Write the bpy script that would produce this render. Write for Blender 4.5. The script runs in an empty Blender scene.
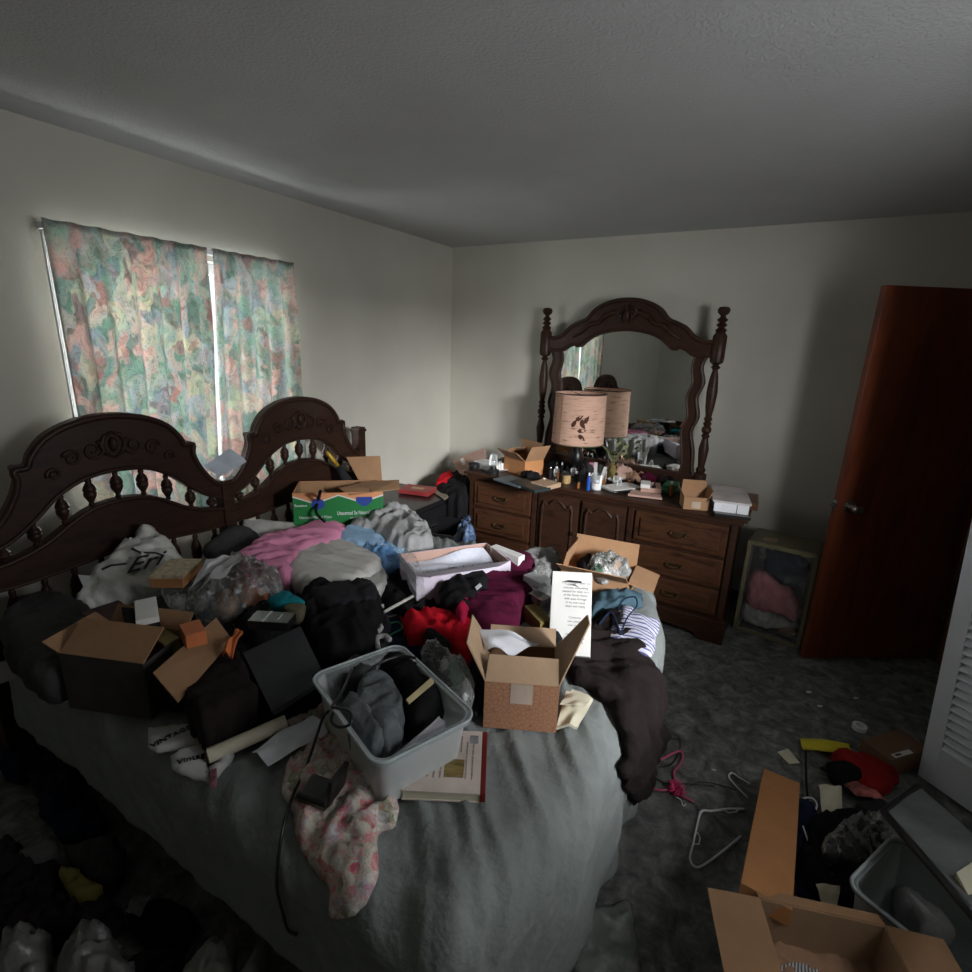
import bpy, bmesh, math, random
import numpy as np
from mathutils import Vector, Matrix, noise
from mathutils.geometry import delaunay_2d_cdt
R = math.radians
PI = math.pi
SC = bpy.context.scene
COL = SC.collection
random.seed(7)

# ---------------------------------------------------------------- camera model (room axes: X along back wall, Y towards it)
F = 520.0; HZ = 143.0; ROLL = math.atan2(68, 1931); TH = math.atan2(HZ, F); YAW = R(29.8); CH = 1.70
FW = np.array([-math.sin(YAW)*math.cos(TH), math.cos(YAW)*math.cos(TH), -math.sin(TH)])
RT = np.array([math.cos(YAW), math.sin(YAW), 0.0]); UP = np.cross(RT, FW)
def ray(px, py):
    x = px-486; y = py-486; c = math.cos(ROLL); s = math.sin(ROLL)
    return FW*F + RT*(x*c+y*s) - UP*(-x*s+y*c)
def atZ(px, py, z):
    v = ray(px, py); k = (z-CH)/v[2]; return Vector((v[0]*k, v[1]*k, z))
def atX(px, py, x):
    v = ray(px, py); k = x/v[0]; return Vector((x, v[1]*k, CH+v[2]*k))
def atY(px, py, y):
    v = ray(px, py); k = y/v[1]; return Vector((v[0]*k, y, CH+v[2]*k))

# ---------------------------------------------------------------- materials
MATS = {}
def newmat(name):
    m = bpy.data.materials.new(name); m.use_nodes = True; MATS[name] = m
    nt = m.node_tree; return m, nt, nt.nodes['Principled BSDF']
def N(nt, t, **k):
    n = nt.nodes.new(t)
    for a, b in k.items():
        if a in n.inputs: n.inputs[a].default_value = b
        else: setattr(n, a, b)
    return n
def texco(nt, scale=(1, 1, 1), kind='Object'):
    t = N(nt, 'ShaderNodeTexCoord'); mp = N(nt, 'ShaderNodeMapping'); mp.inputs['Scale'].default_value = scale
    nt.links.new(t.outputs[kind], mp.inputs[0]); return mp.outputs[0]
def ramp(nt, fac, stops, interp='LINEAR'):
    r = N(nt, 'ShaderNodeValToRGB'); cr = r.color_ramp; cr.interpolation = interp
    while len(cr.elements) < len(stops): cr.elements.new(.5)
    for e, (p, c) in zip(cr.elements, stops): e.position = p; e.color = (*c, 1)
    nt.links.new(fac, r.inputs[0]); return r.outputs[0]
def mul(c, k): return tuple(min(1, x*k) for x in c)
def mat(name, col, rough=.8, var=.25, scale=8, bump=.0, bscale=60, metal=0, spec=None, stretch=(1, 1, 1), sheen=0):
    """a plain procedural surface: colour mottled by noise, with an optional bump"""
    if name in MATS: return MATS[name]
    m, nt, b = newmat(name)
    co = texco(nt, stretch)
    n = N(nt, 'ShaderNodeTexNoise', Scale=scale, Detail=5.0, Roughness=.6); nt.links.new(co, n.inputs['Vector'])
    c = ramp(nt, n.outputs[0], [(.3, mul(col, 1-var)), (.7, mul(col, 1+var*.6))])
    nt.links.new(c, b.inputs['Base Color'])
    b.inputs['Roughness'].default_value = rough; b.inputs['Metallic'].default_value = metal
    if spec is not None: b.inputs['Specular IOR Level'].default_value = spec
    if sheen: b.inputs['Sheen Weight'].default_value = sheen
    if bump:
        n2 = N(nt, 'ShaderNodeTexNoise', Scale=bscale, Detail=4.0); nt.links.new(co, n2.inputs['Vector'])
        bp = N(nt, 'ShaderNodeBump', Strength=bump, Distance=.01); nt.links.new(n2.outputs[0], bp.inputs['Height'])
        nt.links.new(bp.outputs[0], b.inputs['Normal'])
    return m
def cloth(name, col, var=.2, bump=.35, rough=.95, scale=14):
    return mat(name, col, rough, var, scale, bump, 45, sheen=.0, spec=.15)
def wood(name, dark, light, rough=.35, stretch=(1, 1, 8), scale=3):
    m, nt, b = newmat(name)
    co = texco(nt, stretch)
    n = N(nt, 'ShaderNodeTexNoise', Scale=scale, Detail=8.0, Roughness=.65, Distortion=1.2); nt.links.new(co, n.inputs['Vector'])
    nt.links.new(ramp(nt, n.outputs[0], [(.3, dark), (.55, light), (.72, dark)]), b.inputs['Base Color'])
    b.inputs['Roughness'].default_value = rough
    bp = N(nt, 'ShaderNodeBump', Strength=.15, Distance=.003); nt.links.new(n.outputs[0], bp.inputs['Height']); nt.links.new(bp.outputs[0], b.inputs['Normal'])
    return m
def clearplastic(name, tint=(.9, .92, .93), alpha=.35, rough=.15, bump=.6, bscale=18, gloss=.7):
    """thin polythene: part see-through, part diffuse, glossy and crinkled"""
    m, nt, b = newmat(name)
    b.inputs['Base Color'].default_value = (*tint, 1); b.inputs['Roughness'].default_value = rough
    b.inputs['Specular IOR Level'].default_value = .8
    n = N(nt, 'ShaderNodeTexNoise', Scale=bscale, Detail=5.0); nt.links.new(texco(nt), n.inputs['Vector'])
    bp = N(nt, 'ShaderNodeBump', Strength=bump, Distance=.02); nt.links.new(n.outputs[0], bp.inputs['Height']); nt.links.new(bp.outputs[0], b.inputs['Normal'])
    tr = N(nt, 'ShaderNodeBsdfTransparent'); tr.inputs[0].default_value = (*[min(1, x*1.05) for x in tint], 1)
    mx = N(nt, 'ShaderNodeMixShader'); lw = N(nt, 'ShaderNodeLayerWeight'); lw.inputs[0].default_value = .35; nt.links.new(bp.outputs[0], lw.inputs['Normal'])
    wr = N(nt, 'ShaderNodeMapRange'); wr.inputs['From Min'].default_value = .56; wr.inputs['From Max'].default_value = .75; wr.inputs['To Max'].default_value = gloss*.5; nt.links.new(n.outputs[0], wr.inputs['Value'])
    m1 = N(nt, 'ShaderNodeMath', operation='MULTIPLY_ADD'); m1.inputs[1].default_value = gloss; m1.inputs[2].default_value = alpha; nt.links.new(lw.outputs['Fresnel'], m1.inputs[0])
    m2 = N(nt, 'ShaderNodeMath', operation='ADD'); m2.use_clamp = True; nt.links.new(m1.outputs[0], m2.inputs[0]); nt.links.new(wr.outputs[0], m2.inputs[1]); nt.links.new(m2.outputs[0], mx.inputs[0])
    nt.links.new(tr.outputs[0], mx.inputs[1]); nt.links.new(b.outputs[0], mx.inputs[2])
    nt.links.new(mx.outputs[0], nt.nodes['Material Output'].inputs[0]); return m
def patches(name, cols, scale=10, rough=.9, distort=1.5, translucent=0, stretch=(1, 1, 1), bump=0):
    """painterly print: distorted cells coloured from a palette"""
    m, nt, b = newmat(name)
    co = texco(nt, stretch)
    n = N(nt, 'ShaderNodeTexNoise', Scale=scale*.6, Detail=3.0); nt.links.new(co, n.inputs['Vector'])
    va = N(nt, 'ShaderNodeVectorMath', operation='MULTIPLY_ADD'); va.inputs[1].default_value = (distort/scale,)*3
    nt.links.new(n.outputs['Color'], va.inputs[0]); nt.links.new(co, va.inputs[2])
    v = N(nt, 'ShaderNodeTexVoronoi', Scale=scale); nt.links.new(va.outputs[0], v.inputs['Vector'])
    sp = N(nt, 'ShaderNodeSeparateColor'); nt.links.new(v.outputs['Color'], sp.inputs[0])
    k = len(cols); c = ramp(nt, sp.outputs[0], [(i/k, q) for i, q in enumerate(cols)], 'CONSTANT')
    v2 = N(nt, 'ShaderNodeTexVoronoi', Scale=scale*2.6); nt.links.new(va.outputs[0], v2.inputs['Vector'])
    sp2 = N(nt, 'ShaderNodeSeparateColor'); nt.links.new(v2.outputs['Color'], sp2.inputs[0])
    c2 = ramp(nt, sp2.outputs[1], [(i/k, q) for i, q in enumerate(cols[::-1])], 'CONSTANT')
    mx = N(nt, 'ShaderNodeMix', data_type='RGBA'); mx.inputs[0].default_value = .4
    nt.links.new(c, mx.inputs[6]); nt.links.new(c2, mx.inputs[7])
    # brush strokes over the patches
    n4 = N(nt, 'ShaderNodeTexNoise', Scale=scale*3.0, Detail=4.0, Distortion=2.5); nt.links.new(va.outputs[0], n4.inputs['Vector'])
    br = N(nt, 'ShaderNodeMix', data_type='RGBA', blend_type='MULTIPLY'); br.inputs[0].default_value = 1
    nt.links.new(mx.outputs[2], br.inputs[6]); nt.links.new(ramp(nt, n4.outputs[0], [(.38, (.74, .76, .74)), (.5, (1, 1, 1)), (.6, (1, 1, 1))]), br.inputs[7])
    b.inputs['Roughness'].default_value = rough; nt.links.new(br.outputs[2], b.inputs['Base Color'])
    b.inputs['Specular IOR Level'].default_value = .15
    if translucent:
        t = N(nt, 'ShaderNodeBsdfTranslucent'); nt.links.new(br.outputs[2], t.inputs[0])
        ms = N(nt, 'ShaderNodeMixShader'); ms.inputs[0].default_value = translucent
        nt.links.new(b.outputs[0], ms.inputs[1]); nt.links.new(t.outputs[0], ms.inputs[2])
        nt.links.new(ms.outputs[0], nt.nodes['Material Output'].inputs[0])
    return m
def stripes(name, base, line, scale, axis=0, duty=.5, rough=.85, spots=False):
    """printed lines across a surface (object space)"""
    m, nt, b = newmat(name)
    co = texco(nt)
    w = N(nt, 'ShaderNodeTexWave', Scale=scale, Distortion=.6 if spots else .2, Detail=2.0); w.bands_direction = 'XYZ'[axis]
    nt.links.new(co, w.inputs['Vector'])
    src = w.outputs['Fac']
    if spots:
        n = N(nt, 'ShaderNodeTexNoise', Scale=90.0, Detail=2.0); nt.links.new(co, n.inputs['Vector'])
        ma = N(nt, 'ShaderNodeMath', operation='MULTIPLY'); nt.links.new(src, ma.inputs[0]); nt.links.new(n.outputs[0], ma.inputs[1]); src = ma.outputs[0]; duty = duty*.5
    nt.links.new(ramp(nt, src, [(duty, base), (duty+.04, line)]), b.inputs['Base Color'])
    b.inputs['Roughness'].default_value = rough; return m

# ---------------------------------------------------------------- objects
def tag(o, label=None, cat=None, group=None, kind=None):
    if label: o['label'] = label
    if cat: o['category'] = cat
    if group: o['group'] = group
    if kind: o['kind'] = kind
    return o
def setmat(me, m):
    for q in (m if isinstance(m, (list, tuple)) else [m]): me.materials.append(MATS[q] if isinstance(q, str) else q)
def link(name, bm, m, parent=None, smooth=False, loc=None, rot=None):
    me = bpy.data.meshes.new(name); bmesh.ops.recalc_face_normals(bm, faces=bm.faces); bm.to_mesh(me); bm.free()
    setmat(me, m)
    o = bpy.data.objects.new(name, me); COL.objects.link(o)
    if smooth:
        me.polygons.foreach_set('use_smooth', [True]*len(me.polygons))
        if smooth == 'auto': me.set_sharp_from_angle(angle=R(38))
    if parent: o.parent = parent
    if loc is not None: o.location = loc
    if rot is not None: o.rotation_euler = rot
    return o
def empty(name, loc=(0, 0, 0), rot=(0, 0, 0)):
    o = bpy.data.objects.new(name, None); COL.objects.link(o); o.location = loc; o.rotation_euler = rot
    o.empty_display_size = .05; return o
def thing(name, label, cat, loc=(0, 0, 0), rot=(0, 0, 0), group=None):
    return tag(empty(name, loc, rot), label, cat, group)
def box(bm, x0, x1, y0, y1, z0, z1, M=None, bev=0, mi=0):
    vs = [bm.verts.new((x, y, z)) for x in (x0, x1) for y in (y0, y1) for z in (z0, z1)]
    fs = [bm.faces.new([vs[i] for i in q]) for q in ((0, 1, 3, 2), (4, 6, 7, 5), (0, 4, 5, 1), (2, 3, 7, 6), (0, 2, 6, 4), (1, 5, 7, 3))]
    for f in fs: f.material_index = mi
    if bev:
        es = list({e for f in fs for e in f.edges})
        r = bmesh.ops.bevel(bm, geom=es, offset=bev, segments=2, affect='EDGES', profile=.6)
        vs = list({v for f in r['faces'] for v in f.verts} | {v for v in vs if v.is_valid})
    if M is not None: bmesh.ops.transform(bm, matrix=M, verts=vs)
    return vs
def B(*a, **k):
    bm = bmesh.new(); box(bm, *a, **k); return bm
def tube(bm, pts, r, seg=8, cap=True, closed=False):
    """a round bar along points; r may be a list"""
    pts = [Vector(p) for p in pts]; n = len(pts); rs = r if isinstance(r, (list, tuple)) else [r]*n
    rings = []; up = Vector((0, 0, 1))
    for i, p in enumerate(pts):
        a = pts[(i-1) % n] if (i > 0 or closed) else p; b = pts[(i+1) % n] if (i < n-1 or closed) else p
        t = (b-a).normalized() if (b-a).length > 1e-9 else Vector((0, 0, 1))
        s = t.cross(up)
        if s.length < 1e-3: s = t.cross(Vector((1, 0, 0)))
        s.normalize(); u = s.cross(t)
        up = u
        rings.append([bm.verts.new(p+(s*math.cos(2*PI*k/seg)+u*math.sin(2*PI*k/seg))*rs[i]) for k in range(seg)])
    for i in range(n if closed else n-1):
        A, C = rings[i], rings[(i+1) % n]
        for k in range(seg): bm.faces.new((A[k], A[(k+1) % seg], C[(k+1) % seg], C[k]))
    if cap and not closed: bm.faces.new(rings[0]); bm.faces.new(rings[-1][::-1])
def spline(pts, n=6):
    P = [Vector(p) for p in pts]; out = []
    for i in range(len(P)-1):
        a = P[max(i-1, 0)]; b = P[i]; c = P[i+1]; d = P[min(i+2, len(P)-1)]
        for k in range(n):
            t = k/n; out.append(.5*((2*b)+(c-a)*t+(2*a-5*b+4*c-d)*t*t+(-a+3*b-3*c+d)*t**3))
    out.append(P[-1]); return out
def lathe(bm, prof, seg=20, c=(0, 0, 0), M=None):
    """profile of (radius, z) turned about the z axis"""
    rings = []; allv = []
    for r, z in prof:
        if r < 1e-6: rg = [bm.verts.new((c[0], c[1], c[2]+z))]
        else: rg = [bm.verts.new((c[0]+r*math.cos(2*PI*k/seg), c[1]+r*math.sin(2*PI*k/seg), c[2]+z)) for k in range(seg)]
        rings.append(rg); allv += rg
    for A, C in zip(rings, rings[1:]):
        if len(A) == 1 and len(C) == 1: continue
        for k in range(seg):
            if len(A) == 1: bm.faces.new((A[0], C[(k+1) % seg], C[k]))
            elif len(C) == 1: bm.faces.new((A[k], A[(k+1) % seg], C[0]))
            else: bm.faces.new((A[k], A[(k+1) % seg], C[(k+1) % seg], C[k]))
    if len(rings[0]) > 1: bm.faces.new(rings[0])
    if len(rings[-1]) > 1: bm.faces.new(rings[-1][::-1])
    if M is not None: bmesh.ops.transform(bm, matrix=M, verts=allv)
def prism(bm, outline, t, M=None, holes=(), mi=0):
    """flat plate of thickness t (along local z, centred) from a 2D outline with holes"""
    vs = [Vector(p[:2]) for p in outline]; faces_in = [list(range(len(vs)))]; loops = [list(range(len(vs)))]
    for h in holes:
        s = len(vs); vs += [Vector(p[:2]) for p in h]; loops.append(list(range(s, len(vs)))); 
    edges = [(l[i], l[(i+1) % len(l)]) for l in loops for i in range(len(l))]
    V, E, Fc, _, _, _ = delaunay_2d_cdt(vs, edges, [], 2 if holes else 1, 1e-6)
    def inside(p, poly):
        c = False; n = len(poly)
        for i in range(n):
            a = poly[i]; b = poly[(i+1) % n]
            if (a[1] > p.y) != (b[1] > p.y) and p.x < (b[0]-a[0])*(p.y-a[1])/(b[1]-a[1])+a[0]: c = not c
        return c
    tris = []
    for f in Fc:
        c = sum((V[i] for i in f), Vector((0, 0)))/len(f)
        if inside(c, outline) and not any(inside(c, h) for h in holes): tris.append(f)
    top = [bm.verts.new((v.x, v.y, t/2)) for v in V]; bot = [bm.verts.new((v.x, v.y, -t/2)) for v in V]
    cnt = {}
    for f in tris:
        q = bm.faces.new([top[i] for i in f]); q.material_index = mi; bm.faces.new([bot[i] for i in reversed(f)])
        for i in range(len(f)):
            e = (f[i], f[(i+1) % len(f)]); cnt[e] = 1
    for (a, b) in list(cnt):
        if (b, a) not in cnt: bm.faces.new((top[b], top[a], bot[a], bot[b]))
    if M is not None: bmesh.ops.transform(bm, matrix=M, verts=top+bot)
    for v in top+bot:
        if not v.link_faces: bm.verts.remove(v)
def plane_M(o, ex, ey):
    ex = Vector(ex).normalized(); ey = Vector(ey); ey = (ey-ex*ey.dot(ex)).normalized(); ez = ex.cross(ey)
    M = Matrix.Identity(4)
    for i in range(3): M[i][0] = ex[i]; M[i][1] = ey[i]; M[i][2] = ez[i]; M[i][3] = o[i]
    return M
def smooth_loop(p, n=4):
    P = [Vector(q) for q in p]; m = len(P); out = []
    for i in range(m):
        a, b, c, d = P[i-1], P[i], P[(i+1) % m], P[(i+2) % m]
        for k in range(n):
            t = k/n; out.append(.5*((2*b)+(c-a)*t+(2*a-5*b+4*c-d)*t*t+(-a+3*b-3*c+d)*t**3))
    return out
def puff(name, pts, h, m, hb=None, label=None, cat=None, group=None, parent=None, w=None, step=.012, folds=.5, fs=10, ang=None, rnd=True,
         mapf=None, seed=None, sharp=1.0, kind=None, top=None):
    """a soft closed body (garment, pillow, bag): 2D outline inflated by h above and hb below, with creases.
    pts: outline in a horizontal plane at each point's own z (3D points); mapf: (x,y,hn)->3D for bodies that drape"""
    seed = random.random()*50 if seed is None else seed
    P3 = [Vector(p) for p in pts]; zo = sum(p.z if len(p) > 2 else 0 for p in P3)/len(P3)
    P2 = [Vector((p.x, p.y)) for p in P3]
    if rnd: P2 = smooth_loop(P2, 4)
    # even spacing
    Q = []
    for i in range(len(P2)):
        a = P2[i]; b = P2[(i+1) % len(P2)]; k = max(1, int((b-a).length/step))
        for j in range(k): Q.append(a.lerp(b, j/k))
    for i, q in enumerate(Q):
        nn = noise.noise(Vector((q.x*22, q.y*22, seed))); mm = noise.noise(Vector((q.x*22+9, q.y*22, seed)))
        n3 = noise.noise(Vector((q.x*60, q.y*60, seed+5)))
        Q[i] = q+(Vector((nn, mm))*min(.022, h*.4)+Vector((n3, -n3))*min(.006, h*.15))*(1 if rnd else .12)
    A = np.array([(q.x, q.y) for q in Q]); Bq = np.roll(A, -1, 0)
    x0, y0 = A.min(0); x1, y1 = A.max(0)
    st = max(step, math.sqrt((x1-x0)*(y1-y0)/2600.0))
    gx, gy = np.meshgrid(np.arange(x0, x1, st), np.arange(y0, y1, st*.87)); gx = gx+(np.arange(gx.shape[0]) % 2)[:, None]*st*.5
    G = np.stack([gx.ravel(), gy.ravel()], 1)
    def dist(G):
        d = np.full(len(G), 9.0); ins = np.zeros(len(G), bool)
        for a, b in zip(A, Bq):
            ab = b-a; L = ab@ab+1e-12; t = np.clip(((G-a)@ab)/L, 0, 1); dd = np.hypot(*(G-(a+t[:, None]*ab)).T); d = np.minimum(d, dd)
            if a[1] != b[1]:
                c = ((a[1] > G[:, 1]) != (b[1] > G[:, 1])) & (G[:, 0] < (b[0]-a[0])*(G[:, 1]-a[1])/(b[1]-a[1])+a[0]); ins ^= c
        return d, ins
    d, ins = dist(G); G = G[ins & (d > st*.45)]
    vs = [Vector(q) for q in A]+[Vector(q) for q in G]; n = len(A)
    V, E, Fc, ov, _, _ = delaunay_2d_cdt(vs, [(i, (i+1) % n) for i in range(n)], [], 1, 1e-5)
    GV = np.array([(v.x, v.y) for v in V]); d, _ = dist(GV)
    w = w or max(.015, min(h*.9, .06)); hb = h*.4 if hb is None else hb
    ca, sa = (math.cos(ang), math.sin(ang)) if ang is not None else (1, 0); st2 = .35 if ang is not None else 1
    bm = bmesh.new(); tv = []; bv = []
    for (x, y), dd in zip(GV, d):
        q = min(dd/w, 1); pr = math.sqrt(max(0, 1-(1-q)**2))**sharp
        u = (x*ca+y*sa)*st2; v = -x*sa+y*ca
        wx = noise.noise(Vector((u*fs*.7+3, v*fs*.7, seed+11)))*.9/fs*1.6; u += wx; v -= wx*.7
        a = noise.noise(Vector((u*fs, v*fs, seed))); b = noise.noise(Vector((u*fs*2.3+5, v*fs*2.3, seed+3)))
        c = noise.noise(Vector((u*fs*5+5, v*fs*5, seed+7)))
        fold = (1-3.2*abs(a)**.85)*.65+(1-3.0*abs(b)**.85)*.38+c*.22
        z = h*pr*(1-folds*.45+folds*fold)
        if top: z += top(x, y)*pr
        zb = -hb*(pr**.6)
        if mapf: tv.append(bm.verts.new(mapf(x, y, z))); bv.append(None if dd < 1e-4 else bm.verts.new(mapf(x, y, zb)))
        else: tv.append(bm.verts.new((x, y, zo+z))); bv.append(None if dd < 1e-4 else bm.verts.new((x, y, zo+zb)))
    for i in range(len(bv)):
        if bv[i] is None: bv[i] = tv[i]
    for f in Fc:
        bm.faces.new([tv[i] for i in f])
        if len({bv[i] for i in f} | set()) == 3 and not all(bv[i] is tv[i] for i in f): bm.faces.new([bv[i] for i in reversed(f)])
    c = sum((v.co for v in tv), Vector())/len(tv)
    if parent is None:
        lo = min(v.co.z for v in bm.verts); c = Vector((c.x, c.y, lo)); bmesh.ops.translate(bm, vec=-c, verts=bm.verts)
    o = link(name, bm, m, parent, True, loc=c if parent is None else None)
    return tag(o, label, cat, group, kind)
def px(z, *p): return [atZ(a, b, z) for a, b in p]
def lean_puff(name, A, B, C, pix, h, m, label, cat, **k):
    """soft body leaning in the plane through A, B, C; its outline is given in pixels on that plane"""
    M = plane_M(A, B-A, C-A); nrm = Vector((M[0][2], M[1][2], M[2][2]))
    if nrm.z < 0: nrm = -nrm
    ex = Vector((M[0][0], M[1][0], M[2][0])); ey = Vector((M[0][1], M[1][1], M[2][1])); O = []
    cam0 = Vector((0, 0, CH))
    for x, y in pix:
        v = Vector(ray(x, y)); t = (A-cam0).dot(nrm)/v.dot(nrm); q = cam0+v*t-A; O.append((q.dot(ex), q.dot(ey), 0))
    return puff(name, O, h, m, k.pop('hb', h*.5), label, cat, mapf=lambda x, y, z: A+ex*x+ey*y+nrm*z, **k)
def text(body, size, m, M, parent=None, name='lettering', thick=.0006, align='CENTER', xs=1.0, shear=0):
    cu = bpy.data.curves.new(name, 'FONT'); cu.body = body; cu.size = size; cu.extrude = thick; cu.shear = shear; cu.align_x = align; cu.align_y = 'CENTER'; cu.resolution_u = 2
    t = bpy.data.objects.new('tmp', cu); COL.objects.link(t)
    bpy.context.view_layer.update()
    me = bpy.data.meshes.new_from_object(t.evaluated_get(bpy.context.evaluated_depsgraph_get())); bpy.data.objects.remove(t)
    me.materials.clear(); setmat(me, m); me.transform(Matrix.Scale(xs, 4, (1, 0, 0))); me.transform(M)
    o = bpy.data.objects.new(name, me); COL.objects.link(o)
    if parent: o.parent = parent
    return o
def carton(name, label, cat, c, w, d, h, rot, m='cardboard', flaps=(), wall=.004, tilt=(0, 0), group=None, closed=False, inner=None, fm=None, bottom=True):
    """open box: c = centre of base. flaps = (side 0:+x 1:+y 2:-x 3:-y, length, angle from upright outwards)"""
    t = thing(name, label, cat, c, (tilt[0], tilt[1], rot), group)
    bm = bmesh.new(); W, D = w/2, d/2; mi = 1 if inner else 0
    if closed: box(bm, -W, W, -D, D, 0, h, bev=.002)
    else:
        box(bm, -W, W, -D, D, 0, wall)
        box(bm, W-wall, W, -D, D, wall, h); box(bm, -W, -W+wall, -D, D, wall, h)
        box(bm, -W+wall, W-wall, D-wall, D, wall, h); box(bm, -W+wall, W-wall, -D, -D+wall, wall, h)
        if inner:
            e = .0008
            box(bm, W-wall-e, W-wall, -D+wall, D-wall, wall, h-.001, mi=1); box(bm, -W+wall, -W+wall+e, -D+wall, D-wall, wall, h-.001, mi=1)
            box(bm, -W+wall, W-wall, D-wall-e, D-wall, wall, h-.001, mi=1); box(bm, -W+wall, W-wall, -D+wall, -D+wall+e, wall, h-.001, mi=1)
    link('carton_body', bm, [m, inner] if inner else m, t)
    for f in flaps:
        s, L, a = f[:3]; skew = f[3] if len(f) > 3 else 0
        n = [(1, 0), (0, 1), (-1, 0), (0, -1)][s]; hw = (D if s in (0, 2) else W)-.001; base = (W if s in (0, 2) else D)-wall/2
        bm = bmesh.new(); box(bm, -hw, hw, -wall/2, wall/2, 0, L)
        for v in bm.verts:
            if v.co.z > L/2: v.co.x *= (1-abs(skew)); v.co.x += skew*hw*.5
        an = math.atan2(n[1], n[0])-PI/2
        Mx = Matrix.Rotation(an, 4, 'Z') @ Matrix.Translation((0, base, h)) @ Matrix.Rotation(-R(a), 4, 'X')
        bmesh.ops.transform(bm, matrix=Mx, verts=bm.verts)
        link('flap', bm, fm or m, t)
    return t
def slab(name, label, cat, p, th, m, parent=None, group=None, bend=0, nx=10):
    """thin stiff sheet / book / panel from 4 corner points (world)"""
    P = [Vector(q) for q in p]; bm = bmesh.new(); n = (P[1]-P[0]).cross(P[3]-P[0]).normalized()
    if n.z < 0: n = -n
    c = sum(P, Vector())/4; P = [q-c for q in P]
    g = {}
    k = nx if bend else 1
    for i in range(k+1):
        for j in range(k+1):
            a = P[0].lerp(P[1], i/k).lerp(P[3].lerp(P[2], i/k), j/k)
            if bend: a = a+n*bend*(noise.noise(Vector((i/k*2.2+c.x*9, j/k*2.2+c.y*9, c.z)))+.5*math.sin(i/k*PI))
            g[i, j] = (bm.verts.new(a+n*th/2), bm.verts.new(a-n*th/2))
    for i in range(k):
        for j in range(k):
            for s in (0, 1):
                q = [g[i, j][s], g[i+1, j][s], g[i+1, j+1][s], g[i, j+1][s]]; bm.faces.new(q if s == 0 else q[::-1])
    for i in range(k):
        for (a, b) in (((i, 0), (i+1, 0)), ((i, k), (i+1, k)), ((0, i), (0, i+1)), ((k, i), (k, i+1))):
            bm.faces.new((g[a][0], g[b][0], g[b][1], g[a][1]))
    o = link(name, bm, m, parent, bool(bend) and 'auto', loc=c)
    if not parent: tag(o, label, cat, group)
    return o
def wire(name, pts, r, m, label=None, cat=None, group=None, parent=None, n=6, seg=6):
    P = spline(pts, n); bm = bmesh.new(); c = P[0] if not parent else Vector((0, 0, 0))
    tube(bm, [q-c for q in P], r, seg); o = link(name, bm, m, parent, True, loc=c if not parent else None); return tag(o, label, cat, group)
def adopt(o, parent):
    o.parent = parent; o.matrix_parent_inverse = parent.matrix_basis.inverted()
    for k in ('label', 'category', 'group'):
        if k in o and k != 'label': del o[k]
    return o

# ---------------------------------------------------------------- materials used
def mul_(q): g = sum(q)/3; return tuple((g+(x-g)*.66)*1.08 for x in q)
m, nt, b = newmat('wall_paint')
co = texco(nt); n = N(nt, 'ShaderNodeTexNoise', Scale=2.0, Detail=3.0); nt.links.new(co, n.inputs['Vector'])
nt.links.new(ramp(nt, n.outputs[0], [(.3, (.485, .47, .405)), (.7, (.555, .54, .47))]), b.inputs['Base Color'])
n2 = N(nt, 'ShaderNodeTexNoise', Scale=130.0, Detail=3.0); nt.links.new(co, n2.inputs['Vector'])
bp = N(nt, 'ShaderNodeBump', Strength=.25, Distance=.002); nt.links.new(n2.outputs[0], bp.inputs['Height']); nt.links.new(bp.outputs[0], b.inputs['Normal']); b.inputs['Roughness'].default_value = .75
mat('ceiling_paint', (.47, .475, .47), .9, .05, 3, .4, 110)
m, nt, b = newmat('carpet')
co = texco(nt)
n = N(nt, 'ShaderNodeTexNoise', Scale=13.0, Detail=6.0, Roughness=.72, Distortion=.6); nt.links.new(co, n.inputs['Vector'])
nt.links.new(ramp(nt, n.outputs[0], [(.34, (.09, .094, .091)), (.5, (.18, .184, .174)), (.68, (.34, .34, .305))]), b.inputs['Base Color'])
n2 = N(nt, 'ShaderNodeTexNoise', Scale=240.0, Detail=3.0); nt.links.new(co, n2.inputs['Vector'])
bp = N(nt, 'ShaderNodeBump', Strength=.9, Distance=.008); nt.links.new(n2.outputs[0], bp.inputs['Height']); nt.links.new(bp.outputs[0], b.inputs['Normal']); b.inputs['Roughness'].default_value = 1; b.inputs['Specular IOR Level'].default_value = .05
wood('walnut', (.016, .008, .006), (.040, .018, .011), .42, (1.2, 1.2, 7), 3)
wood('walnut_flat', (.017, .009, .006), (.048, .021, .012), .42, (2, 7, 7), 3)
wood('drawer_wood', (.024, .011, .007), (.078, .032, .015), .42, (1.5, 8, 8), 3)
for q in ('walnut', 'walnut_flat', 'drawer_wood'): MATS[q].node_tree.nodes['Principled BSDF'].inputs['Specular IOR Level'].default_value = .22
wood('door_wood', (.085, .018, .008), (.19, .043, .014), .42, (5, 5, .8), 1.6)
wood('casing_wood', (.09, .035, .015), (.16, .065, .025), .4, (5, 5, .8), 2)
mat('cardboard', (.33, .185, .095), .9, .12, 10, .12, 80)
mat('cardboard_pale', (.40, .27, .17), .9, .1, 10, .1, 80)
mat('cardboard_pink', (.50, .32, .26), .9, .1, 10, .1, 80)
mat('cardboard_orange', (.45, .20, .075), .85, .1, 10, .1, 80)
mat('white_card', (.74, .73, .70), .7, .05, 8, .1, 60)
mat('lilac_card', (.62, .56, .66), .7, .05, 8, .05, 60)
mat('paper', (.74, .75, .80), .85, .06, 9, .2, 30)
mat('cream_paper', (.62, .58, .44), .85, .08, 9, .2, 30)
mat('black_plastic', (.012, .012, .013), .3, .2, 10)
mat('dark_metal', (.03, .03, .03), .35, .2, 10, metal=.8)
mat('brass', (.20, .14, .07), .4, .3, 30, metal=1)
mat('steel', (.5, .48, .45), .25, .2, 20, metal=1)
mat('white_plastic', (.80, .82, .85), .35, .05, 8)
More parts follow.
